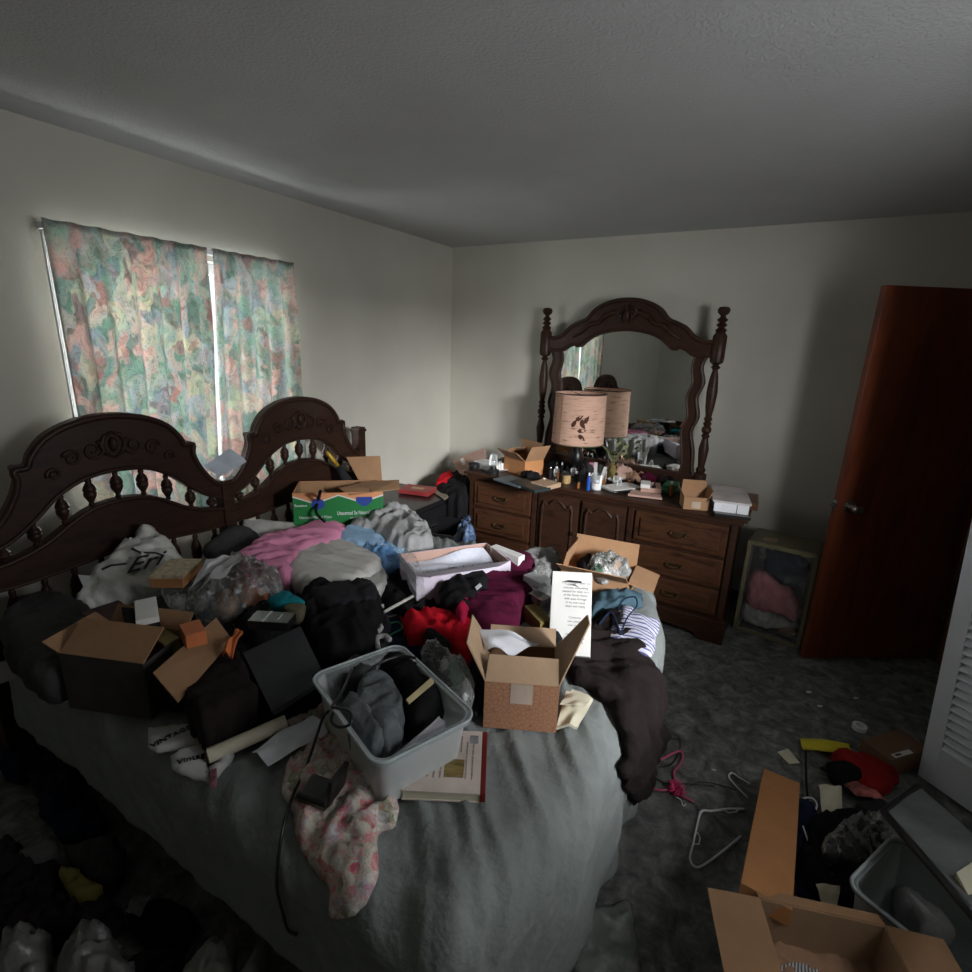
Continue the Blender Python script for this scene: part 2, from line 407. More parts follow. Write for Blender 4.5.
mat('white_paint', (.68, .71, .75), .5, .06, 2, .1, 60)
cloth('comforter_fabric', (.215, .235, .228), .14, .5, .8)
cloth('grey_fabric', (.27, .27, .265)); cloth('dark_grey_fabric', (.055, .055, .055)); cloth('black_fabric', (.010, .010, .011), .3, .25)
cloth('charcoal_fabric', (.022, .022, .025), .3); cloth('navy_fabric', (.012, .02, .045)); cloth('pink_fabric', (.60, .23, .36), .15)
cloth('offwhite_fabric', (.50, .49, .46), .1); cloth('light_grey_fabric', (.36, .36, .36), .15); cloth('pale_blue_fabric', (.32, .50, .70), .12)
cloth('maroon_fabric', (.075, .006, .026), .25); cloth('red_fabric', (.55, .008, .02), .15); cloth('crimson_fabric', (.38, .01, .05), .15)
cloth('brown_black_fabric', (.016, .011, .011), .3, .5); cloth('slate_blue_fabric', (.055, .10, .13), .2); cloth('teal_fabric', (.01, .20, .24), .15)
cloth('heather_fabric', (.13, .145, .15), .3, .6, scale=40); cloth('orange_fabric', (.60, .17, .06), .15); cloth('olive_fabric', (.12, .11, .07)); cloth('tan_fabric', (.36, .22, .14)); cloth('fleece_pink', (.72, .27, .30), .12, .8)
clearplastic('clear_film', (.92, .93, .93), .025, .10, .5, 8, .22)
clearplastic('clear_bag', (.90, .91, .90), .08, .10, 1.0, 30, 1.0)
clearplastic('frosted_tub', (.80, .84, .84), .20, .3, .15, 6, .35)
clearplastic('white_bag', (.68, .68, .63), .93, .45, .6, 16)
clearplastic('blue_bag', (.16, .36, .68), .85, .15, 1.0, 22)
clearplastic('cloudy_tub', (.40, .44, .44), .5, .35, .2, 6)
clearplastic('glassware', (.93, .95, .95), .10, .03, 0, 5, .8)
clearplastic('window_glass', (.97, .98, .98), .03, .02, 0, 5, .3)
patches('curtain_print', [mul_(q) for q in [(.25, .42, .34), (.62, .40, .34), (.40, .52, .42), (.55, .55, .40), (.30, .37, .40), (.62, .45, .40), (.45, .48, .50), (.26, .36, .30), (.58, .50, .42), (.42, .25, .22), (.42, .48, .46)]], 15, .9, 3.2, .45, (1, 1.2, .7))
patches('floral_print', [(.62, .52, .46), (.60, .12, .17), (.66, .60, .52), (.66, .42, .40), (.50, .48, .38), (.62, .55, .50), (.25, .30, .17), (.70, .28, .30), (.44, .40, .46), (.70, .66, .60), (.68, .64, .58)], 46, .9, 1.6)
m, nt, b = newmat('mirror_glass'); b.inputs['Metallic'].default_value = 1; b.inputs['Roughness'].default_value = .015; b.inputs['Base Color'].default_value = (.80, .82, .80, 1)
n = N(nt, 'ShaderNodeTexNoise', Scale=30.0); nt.links.new(texco(nt), n.inputs['Vector']); nt.links.new(ramp(nt, n.outputs[0], [(.5, (.015,)*3), (.8, (.05,)*3)]), b.inputs['Roughness'])

# ---------------------------------------------------------------- the room
XL, YB, XR, YF, ZC = -2.58, 3.82, 1.05, -1.25, 2.44
def struct(name, bm, m, parent=None): return tag(link(name, bm, m, parent), kind=None if parent else 'structure')
struct('floor', B(XL-.1, XR+1.3, YF-.1, YB+.1, -.12, 0), 'carpet')
struct('ceiling', B(XL-.1, XR+1.3, YF-.1, YB+.1, ZC, ZC+.12), 'ceiling_paint')
struct('wall_back', B(XL-.1, XR+1.3, YB, YB+.12, 0, ZC), 'wall_paint')
WY0, WY1, WZ0, WZ1 = 1.02, 2.17, .86, 2.04          # left window opening
bm = bmesh.new(); box(bm, XL-.12, XL, YF, WY0, 0, ZC); box(bm, XL-.12, XL, WY1, YB, 0, ZC); box(bm, XL-.12, XL, WY0, WY1, 0, WZ0); box(bm, XL-.12, XL, WY0, WY1, WZ1, ZC)
struct('wall_left', bm, 'wall_paint')
struct('wall_front', B(XL-.12, XR+.1, YF-.12, YF, 0, ZC), 'wall_paint')
RY0, RY1, RZ0, RZ1 = .65, 1.75, 1.15, 2.05          # unseen window added in the right wall to admit fill light
DY0, DY1 = 2.84, 3.66                               # doorway in the right wall
bm = bmesh.new(); box(bm, XR, XR+.12, YF, RY0, 0, ZC); box(bm, XR, XR+.12, RY1, DY0, 0, ZC); box(bm, XR, XR+.12, RY0, RY1, 0, RZ0); box(bm, XR, XR+.12, RY0, RY1, RZ1, ZC); box(bm, XR, XR+.12, DY1, YB, 0, ZC); box(bm, XR, XR+.12, DY0, DY1, 2.06, ZC)
struct('wall_right', bm, 'wall_paint')
bm = bmesh.new(); box(bm, XR+1.2, XR+1.3, 2.3, YB, 0, ZC); box(bm, XR+.12, XR+1.2, 2.3, 2.4, 0, ZC); struct('wall_hall', bm, 'wall_paint')
bm = bmesh.new()
box(bm, XR-.085, XR+.14, DY1-.055, DY1+.06, 0, 2.10, bev=.004); box(bm, XR-.02, XR+.14, DY0-.06, DY0+.02, 0, 2.10, bev=.004)
box(bm, XR-.02, XR+.14, DY0-.06, DY1+.06, 2.04, 2.11, bev=.004)
struct('trim_1', bm, 'casing_wood')
bm = bmesh.new(); box(bm, XL, XR, YB-.015, YB, 0, .075, bev=.003); struct('baseboard_back', bm, 'casing_wood')
bm = bmesh.new(); box(bm, XL, XL+.015, YF, YB-.02, 0, .075, bev=.003); struct('baseboard_left', bm, 'casing_wood')
def window(name, M, w, h):
    t = tag(empty(name, M.translation, M.to_euler()), kind='structure'); f = .05
    bm = bmesh.new(); box(bm, 0, w, -.06, .0, 0, f); box(bm, 0, w, -.06, 0, h-f, h); box(bm, 0, f, -.06, 0, f, h-f); box(bm, w-f, w, -.06, 0, f, h-f); box(bm, w/2-.02, w/2+.02, -.05, -.01, f, h-f)
    link('window_frame', bm, 'white_paint', t); link('window_pane', B(f, w-f, -.033, -.028, f, h-f), 'window_glass', t)
    link('window_sill', B(-.03, w+.03, -.05, .10, -.025, 0, bev=.004), 'white_paint', t); return t
window('window_1', Matrix.Translation((XL-.09, WY1, WZ0)) @ Matrix.Rotation(R(-90), 4, 'Z'), WY1-WY0, WZ1-WZ0)
window('added_window', Matrix.Translation((XR+.09, RY0, RZ0)) @ Matrix.Rotation(R(90), 4, 'Z'), RY1-RY0, RZ1-RZ0)  # unseen window, added as a way in for the fill lamps

# brown slab door standing open
dv = Vector((.948-.303, 3.642-3.219, 0)); dl = dv.length; da = math.atan2(dv.y, dv.x)
door = tag(empty('door_1', (.303, 3.225, 0), (0, 0, da)), kind='structure')
link('door_leaf', B(0, dl, 0, .035, .012, 2.03, bev=.002), 'door_wood', door)
bm = bmesh.new(); lathe(bm, [(0, 0), (.033, 0), (.033, .006), (.012, .010), (.011, .035), (.022, .045), (.028, .060), (.024, .075), (0, .08)], 20, M=Matrix.Translation((.065, 0, .93)) @ Matrix.Rotation(R(90), 4, 'X')); link('door_knob', bm, 'steel', door, 'auto')
bm = bmesh.new(); box(bm, -.003, .0, .004, .031, .90, .96); lathe(bm, [(0, 0), (.012, 0), (.012, .02), (0, .02)], 12, M=Matrix.Translation((-.002, .018, .93)) @ Matrix.Rotation(R(-90), 4, 'Y')); link('latch_plate', bm, 'steel', door, 'auto')
bm = bmesh.new(); box(bm, .475, .50, -.004, .045, 2.03, 2.034); box(bm, .475, .50, -.004, -.001, 1.99, 2.03); link('over_door_hook', bm, 'white_plastic', door)
for z in (.25, 1.05, 1.8):
    bm = bmesh.new(); tube(bm, [(dl+.004, -.004, z), (dl+.004, -.004, z+.09)], .007, 8); link('hinge', bm, 'brass', door, 'auto')

# white louvred closet door, leaning off its track
pw, ph = .42, 2.0
ld = Vector((.7, -.7, 0)).normalized()
Mx = plane_M((.728, 2.509, 0.003), ld, (0, 0, 1)); lean = R(3.9)
Mx = Mx @ Matrix.Rotation(lean, 4, 'Z')
d2 = tag(empty('door_2', Mx.translation, Mx.to_euler()), kind='structure')
st = .062; bm = bmesh.new()
box(bm, 0, st, 0, ph, -.014, .014, bev=.002); box(bm, pw-st, pw, 0, ph, -.014, .014, bev=.002)
for y0, y1 in ((0, .17), (.98, 1.08), (ph-.1, ph)): box(bm, st, pw-st, y0, y1, -.014, .014, bev=.002)
link('door_frame', bm, 'white_paint', d2)
for y0, y1 in ((.17, .98), (1.08, ph-.1)):
    bm = bmesh.new(); k = int((y1-y0)/.034)
    for i in range(k):
        yy = y0+(i+.5)*(y1-y0)/k
        box(bm, st, pw-st, -.022, .022, -.003, .003, M=Matrix.Translation((0, yy, 0)) @ Matrix.Rotation(R(-40), 4, 'X'))
    link('louvre_panel', bm, 'white_paint', d2)

# ---------------------------------------------------------------- curtains
def curtain(name, y0, y1, z0, z1, label, amp, nf, seed, x=XL+.085, skew=0, inner=0):
    bm = bmesh.new(); nu, nv = int((y1-y0)/.008), 46; vs = {}
    for i in range(nu+1):
        for j in range(nv+1):
            s = i/nu; t = j/nv; y = y0+(y1-y0)*s; z = z1+(z0-z1)*t
            ph = s*nf*2*PI+1.2*math.sin(s*5+seed)
            a = amp*(.35+.65*min(1, t*3)) if t > .06 else amp*.3
            xx = x+a*math.cos(ph)*(.7+.3*noise.noise(Vector((s*4, t*1.5, seed))))+.012*noise.noise(Vector((s*3, t*2, seed+4)))
            yy = y+.35*amp*math.sin(ph*1+seed)*t+skew*t*(1-s if inner else s)+.006*noise.noise(Vector((s*9, t*3, seed)))
            vs[i, j] = bm.verts.new((xx, yy, z+.002*math.sin(ph)*(1-t)))
    for i in range(nu):
        for j in range(nv): bm.faces.new((vs[i, j], vs[i+1, j], vs[i+1, j+1], vs[i, j+1]))
    o = link(name, bm, 'curtain_print', None, True); sm = o.modifiers.new('th', 'SOLIDIFY'); sm.thickness = .0015
    return tag(o, label, 'curtain', 'curtains over the window')
curtain('curtain', .985, 1.622, .80, 2.09, 'wide floral print curtain panel at the left side of the window', .030, 7, 1.0, skew=-.075)
curtain('curtain', 1.650, 2.125, .80, 2.09, 'narrower floral print curtain panel at the right side of the window', .030, 5, 4.3, skew=-.085, inner=1)
cr = thing('curtain_rod', 'white curtain rod showing in the gap between the two curtain panels', 'curtain rod', (XL+.06, 1.0, 2.06))
link('rod', B(0, .012, 0, 1.13, 0, .022, bev=.002), 'white_plastic', cr)
for y in (0, 1.12):
    link('bracket', B(-.06, 0, y, y+.012, 0, .022), 'white_plastic', cr)
wire('white_strip', [(XL+.07, .985, 2.05), (XL+.07, .985, 1.6), (XL+.072, .985, 1.1), (XL+.07, .985, .9)], .004, 'white_plastic', 'thin white line down the left edge of the curtains', 'cord')  # thin white vertical line beside the left curtain edge

# ---------------------------------------------------------------- bed
BX0, BX1, BY0, BY1, BZ = -2.32, -.26, .575, 2.46, .595
bed = thing('bed', 'king size bed with a dark carved double-arched wooden headboard', 'bed', (BX0, (BY0+BY1)/2, 0))
def bw(o): return adopt(o, bed)
bw(link('box_spring', B(BX0, BX1-.24, BY0+.08, BY1-.12, .16, .34, bev=.02), 'grey_fabric'))
bw(link('mattress', B(BX0, BX1-.24, BY0+.08, BY1-.12, .34, BZ-.045, bev=.05), 'offwhite_fabric'))
bm = bmesh.new()
for x in (BX0+.03, BX1-.17):
    for y in (BY0+.08, BY1-.14): box(bm, x, x+.06, y, y+.06, 0, .16)
box(bm, BX0, BX1-.08, BY0+.06, BY0+.10, .12, .16); box(bm, BX0, BX1-.08, BY1-.10, BY1-.06, .12, .16); box(bm, BX0+.03, BX0+.09, BY0+.06, BY1-.06, .12, .16)
bw(link('bed_frame', bm, 'dark_metal'))
HX = -2.385
def arch(c, sgn=1):
    """top rail of one half, (y, z) pairs, outer then inner"""
    o = [(-.475, .985), (-.43, 1.0), (-.385, 1.045), (-.345, 1.11), (-.325, 1.17), (-.33, 1.212), (-.29, 1.215), (-.275, 1.25), (-.225, 1.31), (-.15, 1.35), (-.07, 1.37), (0, 1.375)]
    i = [(-.475, .905), (-.42, .915), (-.36, .945), (-.29, 1.0), (-.22, 1.065), (-.14, 1.11), (-.07, 1.128), (0, 1.133)]
    O = o+[(-y, z) for y, z in o[-2::-1]]; I = i+[(-y, z) for y, z in i[-2::-1]]
    return [(c+y, z) for y, z in O], [(c+y, z) for y, z in I]
MH = plane_M((HX, 0, 0), (0, 1, 0), (0, 0, 1))      # local x = room Y, local y = room Z
def sm_open(p, n=4): return [(q.x, q.y) for q in spline([(a, b, 0) for a, b in p], n)]
for ci, c in enumerate((1.045, 1.995)):
    O, I = arch(c); Oo = sm_open(O, 3); Ii = sm_open(I, 3)
    bm = bmesh.new(); prism(bm, Oo+Ii[::-1], .045, MH)
    rail = link('headboard_arch', bm, 'walnut')
    bw(rail)
    bm = bmesh.new(); tube(bm, [MH @ Vector((y, z-.012, .022)) for y, z in Oo], .013, 8); tube(bm, [MH @ Vector((y, z+.010, .022)) for y, z in Ii], .009, 8)
    q = link('moulding', bm, 'walnut', rail, True)
    # carved scrolls
    bm = bmesh.new()
    for s in (-1, 1):
        for cy, cz, r0, tw, a0 in ((.075, 1.235, .040, 1.6, 2.0), (.15, 1.215, .032, 1.5, .3), (.215, 1.165, .024, 1.4, -.4)):
            pts = []
            for k in range(22):
                a = a0+k/21*tw*2*PI; r = r0*(1-k/26); pts.append(MH @ Vector((c+s*(cy+r*math.cos(a)), cz+r*math.sin(a), .026)))
            tube(bm, pts, [.008-.0002*k for k in range(22)], 6)
        tube(bm, [MH @ Vector((c+s*y, z, .024)) for y, z in ((.0, 1.30), (.03, 1.285), (.045, 1.25), (.03, 1.215), (0, 1.195))], [.006, .010, .011, .009, .005], 6)
    bmesh.ops.create_uvsphere(bm, u_segments=10, v_segments=8, radius=.018, matrix=Matrix.Translation((HX+.024, c, 1.25)) @ Matrix.Scale(1.7, 4, (0, 0, 1)))
    link('carving', bm, 'walnut', rail, True)
    # lower panel rail
    o2 = [(-.475, .865), (-.40, .872), (-.33, .89), (-.26, .92), (-.19, .965), (-.11, 1.005), (0, 1.02)]; O2 = o2+[(-y, z) for y, z in o2[-2::-1]]
    i2 = [(-.475, .765), (-.35, .762), (-.2, .775), (0, .79)]; I2 = i2+[(-y, z) for y, z in i2[-2::-1]]
    Oo2 = sm_open([(c+y, z) for y, z in O2], 3); Ii2 = sm_open([(c+y, z) for y, z in I2], 3)
    bm = bmesh.new(); prism(bm, Oo2+Ii2[::-1], .036, MH); pr = bw(link('headboard_panel', bm, 'walnut'))
    bm = bmesh.new(); tube(bm, [MH @ Vector((y, z-.010, .018)) for y, z in Oo2], .010, 8); tube(bm, [MH @ Vector((y, z+.008, .018)) for y, z in Ii2], .006, 8); link('moulding', bm, 'walnut', pr, True)
    bw(link('bottom_rail', B(HX-.02, HX+.02, c-.47, c+.47, .40, .58, bev=.005), 'walnut'))
    def zat(P, y):
        for a, b2 in zip(P, P[1:]):
            if a[0] <= y <= b2[0]: return a[1]+(b2[1]-a[1])*(y-a[0])/max(1e-6, b2[0]-a[0])
        return P[0][1]
    for k in range(9):
        y = c-.40+k*.10; lo = zat(Oo2, y)-.004; hi = zat(Ii, y)+.004; H = hi-lo
        pf = [(.007, 0), (.012, .08), (.008, .14), (.013, .22), (.022, .36), (.0235, .47), (.019, .5), (.023, .53), (.0235, .6), (.018, .72), (.009, .82), (.012, .88), (.007, 1)]
        bm = bmesh.new(); lathe(bm, [(r, z*H) for r, z in pf], 14, (HX, y, lo)); bw(link('spindle', bm, 'walnut', None, True))
        lo, hi = .575, zat(Ii2, y)+.004; H = hi-lo
        bm = bmesh.new(); lathe(bm, [(r, z*H) for r, z in pf], 14, (HX, y, lo)); bw(link('spindle', bm, 'walnut', None, True))
for y, z1 in ((.555, 1.0), (1.52, 1.0), (2.475, 1.15)):
    bm = bmesh.new(); box(bm, HX-.035, HX+.035, y-.03, y+.03, 0, z1, bev=.006); box(bm, HX-.04, HX+.04, y-.035, y+.035, z1-.03, z1-.012, bev=.003); bw(link('headboard_post', bm, 'walnut'))

# comforter: sheet coordinates (u, v) folded over the edges of the bed
CR = .11
CX0, CX1, CY0, CY1 = -2.30, BX1-CR-.01, BY0+CR-.015, BY1-CR+.0
def c1of(v):
    vc = min(max(v, CY0), CY1); return CX1-.15*max(0, (vc-1.7)/(CY1-1.7))**2-.09*max(0, (1.15-vc)/(1.15-CY0))**2
def comf(u, v, h=0, wr=1):
    c1 = c1of(v)
    du = max(0, u-c1); dv = v-CY1 if v > CY1 else (v-CY0 if v < CY0 else 0)
    r = math.hypot(du, dv); cx = min(u, c1); cy = min(max(v, CY0), CY1)
    if r < 1e-6: p = Vector((u, v, BZ)); nrm = Vector((0, 0, 1)); d = Vector((0, 0, 0))
    else:
        d = Vector((du/r, dv/r, 0)); a = min(r/CR, PI/2); ex = max(0, r-CR*PI/2)
        p = Vector((cx, cy, BZ-CR))+d*CR*math.sin(a)+Vector((0, 0, CR*math.cos(a)))
        if v < CY0: d = Vector((d.x, d.y*.35, 0))
        p += (d*math.cos(a)+Vector((0, 0, -math.sin(a))))*ex
        nrm = d*math.sin(a)+Vector((0, 0, math.cos(a)))
        # hanging folds grow towards the hem
        along = (v if du > abs(dv) else u); g = min(1, ex/.25)
        p += d*g*(.013*math.sin(along*15+2*math.sin(along*5))+.014*noise.noise(Vector((along*6, r*2, 3))))
    if wr:
        w = .030*noise.noise(Vector((u*1.7, v*1.7, 2)))
        # long creases fanning over the foot of the bed
        q = u*.8+v*.6+.12*noise.noise(Vector((u*1.3, v*1.3, 8))); l = (u*.6-v*.8)
        s = noise.noise(Vector((q*6.5, l*.9, 11))); w += .018*(1-3.4*abs(s)**.9)
        s = noise.noise(Vector((q*17, l*2.2, 31))); w += .009*(1-3.0*abs(s)**.9)
        s = noise.noise(Vector((u*13, v*13, 5))); w += .003*s
        # a quilted seam grid
        for t, per in ((u+.1*math.sin(v*3), .42), (v+.08*math.sin(u*4), .40)):
            f = abs(((t/per) % 1)-.5)*per; w -= .004*math.exp(-((f)/.012)**2)
        p = p+nrm*w
    return p+nrm*h
bm = bmesh.new(); us = np.linspace(-2.30, CX1+.17+.42, 220); vs_ = np.linspace(CY0-.17-.22, CY1+.17+.38, 240); G = {}
for i, u in enumerate(us):
    for j, v in enumerate(vs_):
        du = max(0, u-c1of(v)); dv = max(0, v-CY1, CY0-v)
        # rounded corners of the comforter so that the hem clears the floor
        r = math.hypot(du, dv); L = .60
        uu, vv = u, v
        if r > L: k = L/r; uu = min(u, c1of(v))+du*k; vv = (v if dv == 0 else (CY1+dv*k if v > CY1 else CY0-dv*k))
        G[i, j] = bm.verts.new(comf(uu, vv))
for i in range(len(us)-1):
    for j in range(len(vs_)-1): bm.faces.new((G[i, j], G[i+1, j], G[i+1, j+1], G[i, j+1]))
bmesh.ops.remove_doubles(bm, verts=bm.verts, dist=1e-5)
cf = link('comforter', bm, 'comforter_fabric', None, True); sm = cf.modifiers.new('th', 'SOLIDIFY'); sm.thickness = .012; sm.offset = -1
tag(cf, 'grey-green quilted comforter spread over the bed and hanging off its foot', 'comforter')
# pixel lookup on the comforter
_u = np.linspace(-2.3, CX1+.58, 200); _v = np.linspace(CY0-.5, CY1+.5, 260); LUT = []
for u in _u:
    for v in _v:
        p = comf(u, v, 0, 0); d = np.array([p.x, p.y, p.z-CH]); cc = d @ FW; a = d @ RT/cc*F; b_ = -(d @ UP)/cc*F
        LUT.append((486+a*math.cos(ROLL)-b_*math.sin(ROLL), 486+a*math.sin(ROLL)+b_*math.cos(ROLL), u, v, cc))
LUT = np.array(LUT)
def uv(x, y):
    d = np.hypot(LUT[:, 0]-x, LUT[:, 1]-y); c = LUT[d < max(3.5, d.min()+1)]; return tuple(c[c[:, 4].argmin()][2:4])
def drape(name, P, h, m, label=None, cat=None, hb=.004, lift=.006, **k):
    """garment lying on the comforter; outline given where it is seen"""
    q = [(*uv(*p), 0) for p in P]
    return puff(name, q, h, m, hb, label, cat, mapf=lambda u, v, z: comf(u, v, z+lift+.008), **k)

# ---------------------------------------------------------------- dresser with mirror
DX0, DX1, DFY, DBY, DZ = -1.93, -.14, 3.14, 3.72, .80
dr = thing('dresser', 'long dark wooden dresser with carved drawers against the back wall', 'dresser', ((DX0+DX1)/2, (DFY+DBY)/2, 0))
def dw(o): return adopt(o, dr)
dw(link('dresser_body', B(DX0+.01, DX1-.01, DFY, DBY, .10, DZ-.045, bev=.004), 'walnut_flat'))
bm = bmesh.new(); box(bm, DX0-.04, DX1+.045, DFY-.035, DBY+.01, DZ-.022, DZ, bev=.006); box(bm, DX0-.022, DX1+.027, DFY-.02, DBY, DZ-.048, DZ-.022, bev=.008); dw(link('dresser_top', bm, 'walnut_flat'))
bm = bmesh.new(); prism(bm, sm_open([(DX0-.02, 0), (DX0+.12, 0), (DX0+.16, .04), (DX0+.4, .055), (DX0+.7, .045), ((DX0+DX1)/2, .03), (DX1-.7, .045), (DX1-.4, .055), (DX1-.16, .04), (DX1-.12, 0), (DX1+.02, 0)], 3)+[(DX1+.02, .13), (DX0-.02, .13)], .03, plane_M((0, DFY-.012, 0), (1, 0, 0), (0, 0, 1)))
box(bm, DX0-.02, DX0+.03, DFY, DBY, 0, .12); box(bm, DX1-.03, DX1+.02, DFY, DBY, 0, .12); box(bm, DX0-.025, DX1+.025, DFY-.032, DFY+.01, .125, .155, bev=.008)
dw(link('plinth', bm, 'walnut_flat'))
for x in (DX0+.018, -1.405, -.745, DX1-.018): dw(link('stile', B(x-.018, x+.018, DFY-.012, DFY+.005, .15, DZ-.05, bev=.004), 'walnut_flat'))
def pull(x, z, par, y=DFY-.034):
    bm = bmesh.new()
    for s in (-1, 1): lathe(bm, [(0, 0), (.011, 0), (.009, .006), (.005, .014), (0, .016)], 10, M=Matrix.Translation((x+s*.045, y, z)) @ Matrix.Rotation(R(90), 4, 'X'))
    tube(bm, [(x+.045*math.cos(a), y-.012-.006*math.sin(a), z-.018*math.sin(a)) for a in np.linspace(0, PI, 9)], .0035, 6)
    prism(bm, [(x-.06, z), (x-.03, z+.012), (x, z+.006), (x+.03, z+.012), (x+.06, z), (x+.03, z-.012), (x, z-.006), (x-.03, z-.012)], .002, plane_M((0, y, 0), (1, 0, 0), (0, 0, 1)))
    o = link('drawer_pull', bm, 'brass', None, 'auto'); return o
for x0, x1 in ((DX0+.045, -1.43), (-.715, DX1-.045)):
    for z0, z1 in ((.55, .735), (.355, .53), (.175, .335)):
        bm = bmesh.new(); box(bm, x0, x1, DFY-.022, DFY+.002, z0, z1, bev=.008); box(bm, x0+.035, x1-.035, DFY-.034, DFY-.018, z0+.032, z1-.032, bev=.009)
        d = dw(link('drawer', bm, 'drawer_wood')); d2_ = pull((x0+x1)/2, (z0+z1)/2, d); d2_.parent = d; d2_.matrix_parent_inverse = (d.matrix_parent_inverse).copy() if False else Matrix.Identity(4)
for x0, x1, s in ((-1.375, -1.085, 1), (-1.065, -.775, -1)):
    bm = bmesh.new(); box(bm, x0, x1, DFY-.020, DFY+.002, .175, .735, bev=.007)
    c = (x0+x1)/2; a = .105
    def pan(z0, z1): return sm_open([(c-a, z0), (c-a, z1-.05), (c-a*.6, z1-.04), (c-.02, z1), (c+.02, z1), (c+a*.6, z1-.04), (c+a, z1-.05), (c+a, z0)], 3)
    prism(bm, pan(.22, .70), .014, plane_M((0, DFY-.024, 0), (1, 0, 0), (0, 0, 1)))
    tube(bm, [(x, DFY-.03, z) for x, z in pan(.22, .70)]+[(c-a, DFY-.03, .22)], .010, 6)
    d = dw(link('cabinet_door', bm, 'walnut_flat', None, 'auto'))
    bm = bmesh.new(); lathe(bm, [(0, 0), (.008, 0), (.006, .012), (.014, .02), (.012, .03), (0, .033)], 12, M=Matrix.Translation((c+s*.118, DFY-.018, .50)) @ Matrix.Rotation(R(90), 4, 'X')); link('door_pull', bm, 'brass', d, 'auto')

MY = 3.64
mr = thing('dresser_mirror', 'arched mirror with carved dark wood frame and turned posts on the dresser', 'mirror', (-1.03, MY, DZ))
def mw(o): return adopt(o, mr)
MM = plane_M((0, MY, 0), (1, 0, 0), (0, 0, 1))       # local z points to -Y
top = [(-1.64, 1.775), (-1.56, 1.765), (-1.49, 1.79), (-1.43, 1.845), (-1.37, 1.875), (-1.31, 1.90), (-1.26, 1.955), (-1.19, 1.995), (-1.11, 2.018), (-1.03, 2.024), (-.95, 2.018), (-.87, 1.995), (-.80, 1.955), (-.75, 1.90), (-.69, 1.875), (-.63, 1.845), (-.57, 1.79), (-.50, 1.765), (-.42, 1.775)]
inn = [(-1.64, 1.66), (-1.50, 1.66), (-1.45, 1.69), (-1.40, 1.705), (-1.36, 1.695), (-1.29, 1.75), (-1.20, 1.79), (-1.03, 1.812), (-.86, 1.79), (-.77, 1.75), (-.70, 1.695), (-.66, 1.705), (-.61, 1.69), (-.56, 1.66), (-.42, 1.66)]
T, I = sm_open(top, 3), sm_open(inn, 3)
bm = bmesh.new(); prism(bm, T+I[::-1], .045, MM); crest = mw(link('crest', bm, 'walnut'))
bm = bmesh.new(); tube(bm, [MM @ Vector((x, z-.014, .022)) for x, z in T], .014, 8); tube(bm, [MM @ Vector((x, z+.008, .022)) for x, z in I], .010, 8)
for s in (-1, 1):
    tube(bm, [MM @ Vector((-1.03+s*x, z, .024)) for x, z in ((.03, 1.90), (.09, 1.93), (.15, 1.905), (.19, 1.86), (.26, 1.85), (.31, 1.80), (.38, 1.76))], [.012, .018, .020, .014, .018, .014, .008], 8)
    for k in range(3): tube(bm, [MM @ Vector((-1.03+s*(.02+.012*k), 1.86+.02*k, .024)), MM @ Vector((-1.03+s*(.05+.012*k), 1.90+.02*k, .034)), MM @ Vector((-1.03+s*.012, 1.96+.01*k, .024))], [.004, .010, .004], 6)
bmesh.ops.create_uvsphere(bm, u_segments=12, v_segments=8, radius=.03, matrix=Matrix.Translation((-1.03, MY-.026, 1.91)) @ Matrix.Diagonal((.8, .5, 1.3, 1)))
q = link('carving', bm, 'walnut', crest, True)
for s in (-1, 1):
    o = [(.56, 1.68), (.53, 1.60), (.555, 1.50), (.525, 1.40), (.55, 1.28), (.52, 1.18), (.55, 1.05), (.56, .93), (.60, .86)]
    i = [(.475, 1.68), (.455, 1.60), (.475, 1.50), (.45, 1.40), (.47, 1.28), (.445, 1.18), (.465, 1.05), (.475, .93), (.44, .86)]
    P = sm_open([(-1.03+s*x, z) for x, z in o], 3)+sm_open([(-1.03+s*x, z) for x, z in i], 3)[::-1]
    bm = bmesh.new(); prism(bm, P, .035, MM); tube(bm, [MM @ Vector((-1.03+s*(x-.008), z, .018)) for x, z in sm_open(o, 3)], .010, 8); tube(bm, [MM @ Vector((-1.03+s*(x+.008), z, .018)) for x, z in sm_open(i, 3)], .008, 8); mw(link('mirror_side', bm, 'walnut', None, 'auto'))
    x = -1.03+s*.605
    pf = [(.02, .80), (.034, .80), (.034, .91), (.02, .92), (.026, .94), (.016, .96), (.022, 1.02), (.026, 1.08), (.014, 1.15), (.022, 1.165), (.014, 1.18), (.024, 1.195), (.024, 1.215), (.014, 1.23), (.022, 1.245), (.014, 1.26), (.022, 1.275), (.014, 1.29), (.022, 1.35), (.027, 1.45), (.02, 1.54), (.012, 1.585), (.024, 1.60), (.012, 1.615), (.032, 1.63), (.034, 1.65), (.034, 1.79), (.022, 1.81), (.028, 1.825), (.014, 1.84), (.027, 1.855), (.014, 1.87), (.027, 1.885), (.014, 1.90), (.012, 1.91), (.026, 1.925), (.030, 1.945), (.022, 1.96), (0, 1.965)]
    bm = bmesh.new(); lathe(bm, [(r*1.25, z) for r, z in pf], 18, (x, MY-.005, 0)); mw(link('turned_post', bm, 'walnut', None, 'auto'))
mw(link('mirror_base', B(-1.64, -.42, MY-.022, MY+.022, DZ, .90, bev=.005), 'walnut'))
mi = [(-1.53, .88), (-1.53, 1.70)]+[(x, z+.03) for x, z in I if -1.53 < x < -.53]+[(-.53, 1.70), (-.53, .88)]
bm = bmesh.new(); prism(bm, mi, .004, plane_M((0, MY+.004, 0), (1, 0, 0), (0, 0, 1))); mw(link('mirror_pane', bm, 'mirror_glass'))
mr.location.y += .025; mr.location.x -= .015; mr.rotation_euler.z = R(-3.8)
